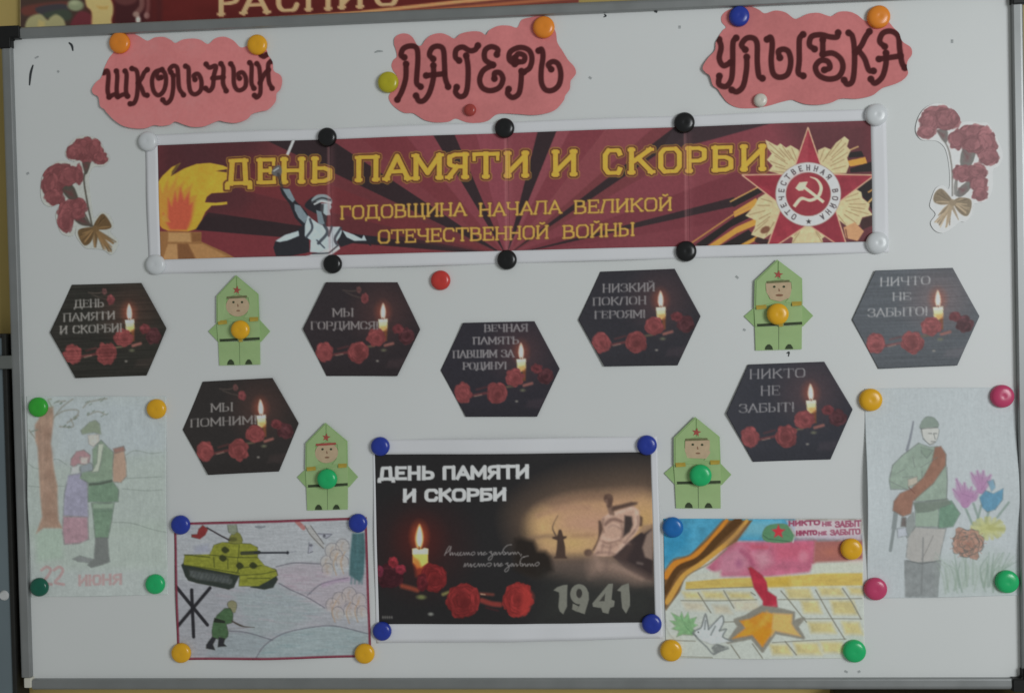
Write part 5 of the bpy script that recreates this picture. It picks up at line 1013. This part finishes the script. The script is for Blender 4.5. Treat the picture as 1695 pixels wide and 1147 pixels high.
o = quad_sheet('soldier_drawing', Q, cv, lift_fn([(1442, 662), (1660, 656), (1450, 975), (1668, 963)], .006, 33, .0006, .02, .16, lambda x, y: .006 * np.clip((px2b(1470, 800)[0] - x) / .035, 0, 1)), M_DRAW)
tag(o, "child's pencil drawing of a standing soldier with a red blanket roll beside flowers", 'drawing', "children's drawings pinned to the board")

# ================================================================== CARNATION CUT-OUTS
def carnation(ox, oy, s, outline, heads, calyx, stems, bow, tails, tone, label, edge, L):
    out = zoomed(spline(outline, 4, True), ox, oy, s); a = np.array(out)
    cv = Cv(a[:, 0].min() - 3, a[:, 1].min() - 3, a[:, 0].max() + 3, a[:, 1].max() + 3, edge, .8); cv.at(ox, oy, s)
    red, green, tan = [np.array(c, float) for c in tone]
    for st in stems: cv.stroke(st, 13, green, .95, 1.4, 5); cv.stroke([(x + 3, y) for x, y in st], 4, green * 1.35, .5, 1.4, 5)
    for i, blobs in enumerate(heads):
        hx = sum(q[0] for q in blobs) / len(blobs); hy = sum(q[1] for q in blobs) / len(blobs)
        for q in blobs: cv.stroke([(hx, hy), (q[0], q[1])], min(q[2], q[3]) * 1.5, red * .78, 1, 3)
    for pl in calyx:
        cv.poly(pl, green * .95, 1, 2, 3); x0 = sum(p[0] for p in pl) / len(pl); y0 = sum(p[1] for p in pl) / len(pl)
        cv.poly([((p[0] + x0) / 2, (p[1] + y0) / 2) for p in pl], red * .8, .55, 8); cv.stroke([pl[0], (x0, y0)], 12, red * .7, .6, 4)
    for i, blobs in enumerate(heads):
        for k, (x, y, rx, ry) in enumerate(blobs): petals(cv, x, y, rx * 1.14, ry * 1.14, red, 500 + i * 20 + k + int(s * 100), 9, .74, 1.2, .2, .55, 1.0, 0.12)
    rs = np.random.RandomState(9)
    for pl in tails:
        c = pl[0]; ends = pl[1:]
        for m in range(16):
            t = rs.rand() * (len(ends) - 1); k = int(t); e = (ends[k][0] + (ends[k + 1][0] - ends[k][0]) * (t - k), ends[k][1] + (ends[k + 1][1] - ends[k][1]) * (t - k))
            cv.stroke([c, ((c[0] + e[0]) / 2 + 16 * (rs.rand() - .5), (c[1] + e[1]) / 2), e], [22, 20, 7], np.clip(tan * (.55 + .65 * rs.rand()), 0, 225), .85, 1.6, 4)
    for pl in bow:
        cv.poly(pl, tan * .8, 1, 1.6, 4); c = pl[0]; q = pl[1:]
        for m in range(14):
            t = rs.rand() * (len(q) - 1); k = int(t); e = (q[k][0] + (q[k + 1][0] - q[k][0]) * (t - k), q[k][1] + (q[k + 1][1] - q[k][1]) * (t - k)); w = .75 + .2 * rs.rand()
            cv.stroke([c, (c[0] * .5 + e[0] * .5 + 10 * (rs.rand() - .5), c[1] * .5 + e[1] * .5 + 10 * (rs.rand() - .5)), (c[0] * (1 - w) + e[0] * w, c[1] * (1 - w) + e[1] * w)], [5, 9, 6], np.clip(tan * (.5 + .8 * rs.rand()), 0, 225), .75, 1.5, 3)
    c = bow[0][0]; cv.ell(c[0], c[1], 26, 24, tan * .9, 1, 2)
    cv.grain(.05, 2.5, 2.5, 4)
    c0 = px2b(*a.mean(0)); zf = lambda x, y: .0008 + .05 * ((x - c0[0]) ** 2 + .4 * (y - c0[1]) ** 2) * 3
    o = cut_sheet('carnation_cutout', out, cv, zf, M_GLOSS, None, L, 1.2)
    return tag(o, label, 'cutout')
carnation(0, 200, 4.412, [(478,235),(515,165),(560,128),(620,112),(720,138),(770,225),(805,275),(760,335),(690,338),(655,390),(655,500),(675,640),(690,712),(740,668),(800,690),(832,770),(806,812),(866,885),(822,978),(760,945),(680,935),(620,925),(556,840),(560,770),(540,835),(490,842),(440,805),(408,690),(438,610),(370,630),(312,590),(300,480),(330,370),(430,298),(520,305),(545,300),(500,282)],
 [[(620,215,85,85),(560,225,60,55),(690,210,60,65),(735,275,48,45),(530,240,38,40)], [(440,390,100,72),(370,470,55,80),(400,560,65,52),(510,400,75,65),(575,395,30,65)], [(500,650,70,65),(570,620,60,48),(480,730,50,80),(560,680,50,40)]],
 [[(605,295),(665,285),(650,360),(628,395),(610,350)], [(455,500),(530,470),(575,570),(560,590),(500,570)], [(545,720),(600,680),(650,745),(680,770),(600,765)]],
 [[(625,370),(615,440),(640,600),(675,770)], [(560,570),(620,680),(665,770)], [(640,760),(690,775)]],
 [[(700,790),(690,755),(740,685),(775,695),(818,770),(780,795)], [(690,790),(640,780),(575,800),(580,855),(620,912),(670,880)]], [[(700,800),(850,885),(820,900),(815,962),(740,930),(680,920)]],
 [(128, 68, 70), (70, 66, 58), (112, 84, 52)], 'cut-out of three red carnations with brown bow, beside the whiteboard left rail', (152, 153, 147), None)
carnation(1480, 150, 4.247, [(150,290),(165,200),(210,130),(280,95),(350,98),(420,138),(460,190),(470,222),(530,218),(600,228),(650,228),(690,280),(735,370),(762,460),(735,530),(692,560),(692,640),(682,720),(640,780),(590,792),(552,805),(545,870),(500,922),(460,925),(400,972),(340,1002),(285,985),(255,930),(290,870),(252,820),(258,770),(290,690),(340,668),(385,690),(388,560),(362,420),(310,362),(250,352),(190,347)],
 [[(300,165,85,55),(360,205,90,70),(240,220,60,65),(225,295,58,42),(425,190,38,45)], [(550,310,85,70),(640,370,70,95),(440,345,55,65),(660,465,65,58),(560,380,75,60)], [(480,580,65,55),(580,570,65,50),(600,660,55,60),(600,730,52,42)]],
 [[(300,280),(370,275),(375,350),(355,370),(320,330)], [(480,410),(570,420),(540,530),(465,535)], [(450,690),(520,640),(535,690),(480,745),(440,745)]],
 [[(350,350),(385,430),(405,560),(408,740)], [(440,630),(435,740)], [(480,530),(430,640),(425,730)]],
 [[(410,790),(385,740),(330,690),(285,720),(275,780),(330,805)], [(415,790),(450,755),(535,765),(540,830),(510,885),(455,860)]], [[(400,800),(455,905),(330,982),(310,930),(275,925),(330,850)]],
 [(150, 94, 98), (112, 110, 106), (152, 132, 106)], 'white-edged cut-out of three pink carnations with straw bow, beside the right rail', (214, 208, 204), None)

# ================================================================== FOLDED GREEN PAPER SOLDIERS
GP = mat('green_paper', (0.41, 0.575, 0.27), .8, 0, .12, .05, 40, .15, 150)
GP2 = mat('green_paper_back', (0.365, 0.54, 0.24), .8, 0, .12, .05, 40, .15, 150)
M_FACE = mat('skin_pencil', (.62, .47, .31), .8, 0, .12, .07, 120)
M_PEN = mat('dark_felt_pen', (.055, .075, .04), .7, 0, .2, .2, 200)
M_REDP = mat('red_felt_pen', (.45, .1, .08), .7, 0, .2, .15, 200)
M_YELP = mat('yellow_pencil', (.52, .38, .07), .8, 0, .15, .2, 90)
M_MOUTH = mat('brown_pencil', (.3, .16, .1), .8, 0, .1, .1, 200)
M_BAND = mat('brown_band_pencil', (.2, .2, .1), .8, 0, .1, .2, 200)
REF = np.array([(395, 100), (190, 320), (630, 300), (100, 690), (745, 690), (215, 1050), (645, 1040)], float)
def slab(name, pts, A, y0, y1, material, parent, bow=0.0):
    P = np.c_[np.array(pts, float), np.ones(len(pts))] @ A.T
    bx, by = px2b(P[:, 0], P[:, 1]); n = len(pts)
    bm = bmesh.new(); f = bm.faces.new([bm.verts.new((x, -y0, ZC - z)) for x, z in zip(bx, by)])
    r = bmesh.ops.extrude_face_region(bm, geom=[f])
    for v in r['geom']:
        if isinstance(v, bmesh.types.BMVert): v.co.y = -y1
    bmesh.ops.recalc_face_normals(bm, faces=bm.faces)
    if bow:
        for v in bm.verts:
            if v.co.y < -(y0 + y1) / 2 - 1e-6: v.co.y -= bow * random.random()
    return link(name, bm_mesh(bm), material, parent)
def ellpts(cx, cy, rx, ry, n=16, a0=0, a1=2 * PI): return [(cx + rx * math.cos(t), cy + ry * math.sin(t)) for t in np.linspace(a0, a1, n, endpoint=abs(a1 - a0) < 6.2)]
def soldier(ox, oy, s, key, label, band, mouth, face):
    random.seed(int(ox))
    vp = np.array(zoomed(key, ox, oy, s)); A = np.linalg.lstsq(np.c_[REF, np.ones(7)], vp, rcond=None)[0].T
    bx, by = px2b(*vp.mean(0))
    t = empty('paper_soldier', (float(bx), 0, ZC - float(px2b(*vp[5])[1])), label, 'paper figure', 'folded green paper soldiers')
    q = .0006
    slab('sleeve', [(240, 560), (205, 590), (100, 690), (205, 805), (240, 800)], A, .0004, .0012, GP2, t, .001)
    slab('sleeve', [(600, 550), (640, 572), (748, 690), (655, 800), (600, 800)], A, .0004, .0012, GP2, t, .001)
    slab('trouser_leg', [(203, 800), (424, 796), (428, 1046), (215, 1050)], A, .0008, .0016, GP, t, .0008)
    lg = slab('trouser_leg', [(429, 796), (642, 790), (645, 1040), (433, 1046)], A, .0008, .0018, GP, t, .0010)
    slab('boot', [(300, 1042), (306, 1012), (325, 988), (345, 986), (368, 1010), (376, 1042)], A, .0026, .0027, M_PEN, t)
    slab('boot', [(490, 1038), (500, 1010), (518, 986), (540, 988), (556, 1010), (566, 1036)], A, .0030, .0031, M_PEN, t)
    slab('tunic', [(190, 590), (330, 560), (420, 600), (520, 550), (640, 570), (648, 786), (205, 796)], A, .0020, .0031, GP, t)
    hood = slab('hood', [(190, 320), (395, 100), (632, 300), (642, 572), (560, 560), (430, 592), (280, 580), (190, 602)], A, .0033, .0042, GP2, t)
    slab('hood_flap', [(205, 322), (395, 118), (402, 300), (290, 345), (292, 420), (330, 510), (360, 545), (250, 580), (205, 590)], A, .0043, .0048, GP, t, .0006)
    slab('hood_flap', [(408, 118), (618, 302), (628, 560), (480, 548), (520, 490), (538, 400), (530, 335), (409, 300)], A, .0043, .0047, GP, t, .0006)
    fp = {0: ellpts(415, 425, 122, 110, 24), 1: [(292, 345), (400, 335), (528, 340), (534, 420), (520, 500), (430, 540), (340, 515), (300, 440)], 2: [(300, 340), (535, 336), (540, 470), (500, 528), (320, 524), (296, 450)]}[face]
    fc = slab('face', fp, A, .0044, .0052, M_FACE, t)
    for ex in (372, 462): slab('eye', ellpts(ex, 385, 13, 12, 10), A, .0053, .0054, M_PEN, fc)
    slab('nose', [(412, 405), (420, 404), (428, 432), (414, 434)], A, .0053, .00535, M_MOUTH, fc)
    slab('mouth', ellpts(422, 474, 26 * mouth, 9 * mouth, 12), A, .0053, .0054, M_MOUTH, fc)
    slab('cap_band', [(300, 326), (400, 320), (512, 314), (516, 336), (410, 344), (302, 350)], A, .0053, .00545, band, t)
    slab('star', star5(408, 258, 46, 19, .15), A, .0054, .0055, M_REDP, t)
    slab('shoulder_strap', [(205, 578), (300, 572), (306, 612), (212, 622)], A, .0050, .0052, M_YELP, t)
    slab('shoulder_strap', [(538, 542), (632, 540), (630, 582), (545, 588)], A, .0050, .0052, M_YELP, t)
    slab('belt', [(220, 772), (408, 764), (414, 790), (226, 800)], A, .0032, .0035, M_PEN, t); slab('belt', [(470, 762), (642, 752), (644, 780), (472, 790)], A, .0032, .0035, M_PEN, t)
    slab('buckle', [(420, 766), (462, 764), (464, 800), (426, 802)], A, .0032, .0037, M_YELP, t)
    return t
soldier(330, 440, 6.369, [(395, 100), (190, 320), (630, 300), (100, 690), (745, 690), (215, 1050), (645, 1040)], 'folded green paper soldier between Den Pamyati i Skorbi and My Gordimsya hexagons', M_BAND, .8, 0)
soldier(480, 690, 6.746, [(410, 70), (195, 275), (635, 275), (65, 675), (755, 650), (200, 1040), (655, 1040)], 'folded green paper soldier with red cap band, above the tank drawing', M_REDP, 1.0, 0)
soldier(1090, 680, 6.369, [(385, 70), (170, 275), (630, 275), (45, 645), (765, 650), (190, 1030), (655, 1035)], 'folded green paper soldier above the eternal flame painting', M_BAND, .9, 2)
soldier(1215, 420, 6.372, [(450, 65), (225, 280), (695, 280), (90, 660), (845, 630), (235, 1020), (700, 1020)], 'folded green paper soldier above the Nikto ne Zabyt hexagon', M_BAND, 1.4, 1)

# ================================================================== MAGNETS
def magnet_mesh(r, h):
    prof = [(0, h * .965), (r * .12, h * .968), (r * .2, h * .995), (r * .4, h * .99), (r * .62, h * .94), (r * .8, h * .83), (r * .92, h * .66), (r * .985, h * .45), (r, h * .28), (r, h * .06), (r * .97, 0)]
    n = 40; V = [(0, -prof[0][1], 0)]; F = []
    for a, y in prof[1:]:
        for i in range(n): t = 2 * PI * i / n; V.append((a * math.cos(t), -y, a * math.sin(t)))
    for i in range(n): F.append((0, 1 + i, 1 + (i + 1) % n))
    for k in range(len(prof) - 2):
        for i in range(n): a = 1 + k * n + i; b = 1 + k * n + (i + 1) % n; F.append((a, a + n, b + n, b))
    F.append(tuple(1 + (len(prof) - 2) * n + i for i in range(n)))
    me = pydata(V, F); bm = bmesh.new(); bm.from_mesh(me); bmesh.ops.recalc_face_normals(bm, faces=bm.faces); bm.to_mesh(me); bm.free()
    me.polygons.foreach_set('use_smooth', np.ones(len(me.polygons), bool)); return me
MC = {'orange': (.90, .28, .025), 'amber': (.88, .42, .015), 'yellow': (.86, .45, .015), 'lime': (.52, .46, .02), 'red': (.62, .05, .04), 'small_red': (.42, .06, .05), 'blue': (.02, .045, .36), 'sky': (.01, .16, .50),
      'white': (.72, .74, .76), 'cream': (.70, .66, .58), 'black': (.008, .008, .009), 'green': (.015, .50, .16), 'grass': (.04, .44, .04), 'dark_green': (.006, .12, .075), 'crimson': (.60, .06, .16)}
MM = {k: mat('glossy_plastic_' + k, v, .24, 0, .5, .03, 30) for k, v in MC.items()}
MAGS = [(197, 71, 18, 'orange', 'orange magnet on the Shkolny cloud card'), (425, 74, 17, 'amber', 'amber yellow magnet on the Shkolny cloud card'), (642, 136, 17.5, 'lime', 'lime yellow magnet on the edge of the Lager cloud card'), (900, 45, 18, 'orange', 'orange magnet on the Lager cloud card'),
 (778, 182, 10, 'small_red', 'small dark red magnet under the lettering of the Lager cloud card'), (1224, 27, 16.5, 'blue', 'dark blue magnet on the Ulybka cloud card'), (1455, 28, 18.5, 'orange', 'orange magnet on the Ulybka cloud card'), (1259, 166, 11, 'cream', 'small white magnet under the lettering of the Ulybka cloud card'),
 (244, 234, 16.5, 'white', 'white magnet on the upper banner corner beside the flame'), (257, 438, 17, 'white', 'white magnet on the lower banner corner beside the torch'), (541, 227, 16, 'black', 'black magnet on the banner top edge above the soldier'), (550, 437, 16, 'black', 'black magnet on the banner bottom edge below the soldier'),
 (835, 212, 16.5, 'black', 'black magnet at the middle of the banner top edge, below the Lager card'), (839, 430, 16.5, 'black', 'black magnet at the middle of the banner bottom edge where rays meet'), (1133, 203, 17, 'black', 'black magnet on the banner top edge above the word Skorbi'), (1136, 416, 17, 'black', 'black magnet on the banner bottom edge beside the striped ribbon'),
 (1451, 190, 18, 'white', 'white magnet on the upper banner corner beside the star'), (1453, 402, 18, 'white', 'white magnet on the lower banner corner beside the star'), (729, 464, 16.5, 'red', 'red magnet alone on the bare board below the banner'),
 (397, 546, 16, 'yellow', 'yellow magnet on the paper soldier beside the My Gordimsya hexagon'), (1288, 520, 17.5, 'yellow', 'yellow magnet on the paper soldier above the Nikto ne Zabyt hexagon'), (541, 793, 17, 'green', 'green magnet on the paper soldier above the tank drawing'), (1160, 787, 18, 'green', 'green magnet on the paper soldier above the flame painting'),
 (62, 674, 17, 'grass', 'bright green magnet on the farewell drawing over the tree'), (258, 677, 17, 'yellow', 'yellow magnet on the farewell drawing sky corner'), (64, 972, 16, 'dark_green', 'dark green magnet on the farewell drawing beside the number 22'), (256, 967, 17, 'green', 'green magnet on the farewell drawing, lower corner behind the soldier'),
 (298, 869, 16.5, 'blue', 'blue magnet on the tank drawing corner beside the red flag'), (592, 866, 16, 'blue', 'blue magnet on the tank drawing corner above the dark tree'), (299, 1081, 17, 'yellow', 'yellow magnet on the tank drawing corner below the anti-tank hedgehog'), (603, 1082, 17, 'yellow', 'yellow magnet on the tank drawing corner beside the poster'),
 (629, 739, 16, 'blue', 'blue magnet on the 1941 poster above the white heading'), (1071, 737, 16.5, 'blue', 'blue magnet on the 1941 poster above the stone figure'), (632, 1045, 16, 'blue', 'blue magnet on the 1941 poster corner below the carnations'), (1079, 1033, 16.5, 'blue', 'blue magnet on the 1941 poster corner beside the date'),
 (1114, 873, 17, 'sky', 'bright blue magnet on the blue sky of the flame painting'), (1410, 909, 17.5, 'yellow', 'yellow magnet on the flame painting below the handwriting'), (1111, 1077, 18, 'yellow', 'yellow magnet on the flame painting corner below the green leaf'), (1415, 1078, 18.5, 'green', 'green magnet on the flame painting paving corner'),
 (1442, 662, 18.5, 'yellow', 'yellow magnet on the standing soldier drawing'), (1660, 656, 18.5, 'crimson', 'crimson magnet on the standing soldier drawing, upper corner beside the rail'), (1450, 975, 18.5, 'crimson', 'crimson magnet on the standing soldier drawing, lower corner by the boots'), (1668, 963, 18.5, 'green', 'green magnet on the standing soldier drawing below the flowers')]
SOLD = {(397, 546), (1288, 520), (541, 793), (1160, 787)}
for x, y, r, c, lab in MAGS:
    base = .0056 if (x, y) in SOLD else (.0001 if (x, y) == (729, 464) else .0012)
    R = r * .000905 * (1 if r > 12 else 1); h = .0085 if r > 12 else .007
    me = magnet_mesh(R, h); me.materials.append(MM[c])
    bx, by = px2b(x, y, -base - h * .5); o = bpy.data.objects.new('magnet', me); COL.objects.link(o); o.location = (float(bx), -base, ZC - float(by))
    tag(o, lab, 'magnet', 'round plastic magnets on the board')
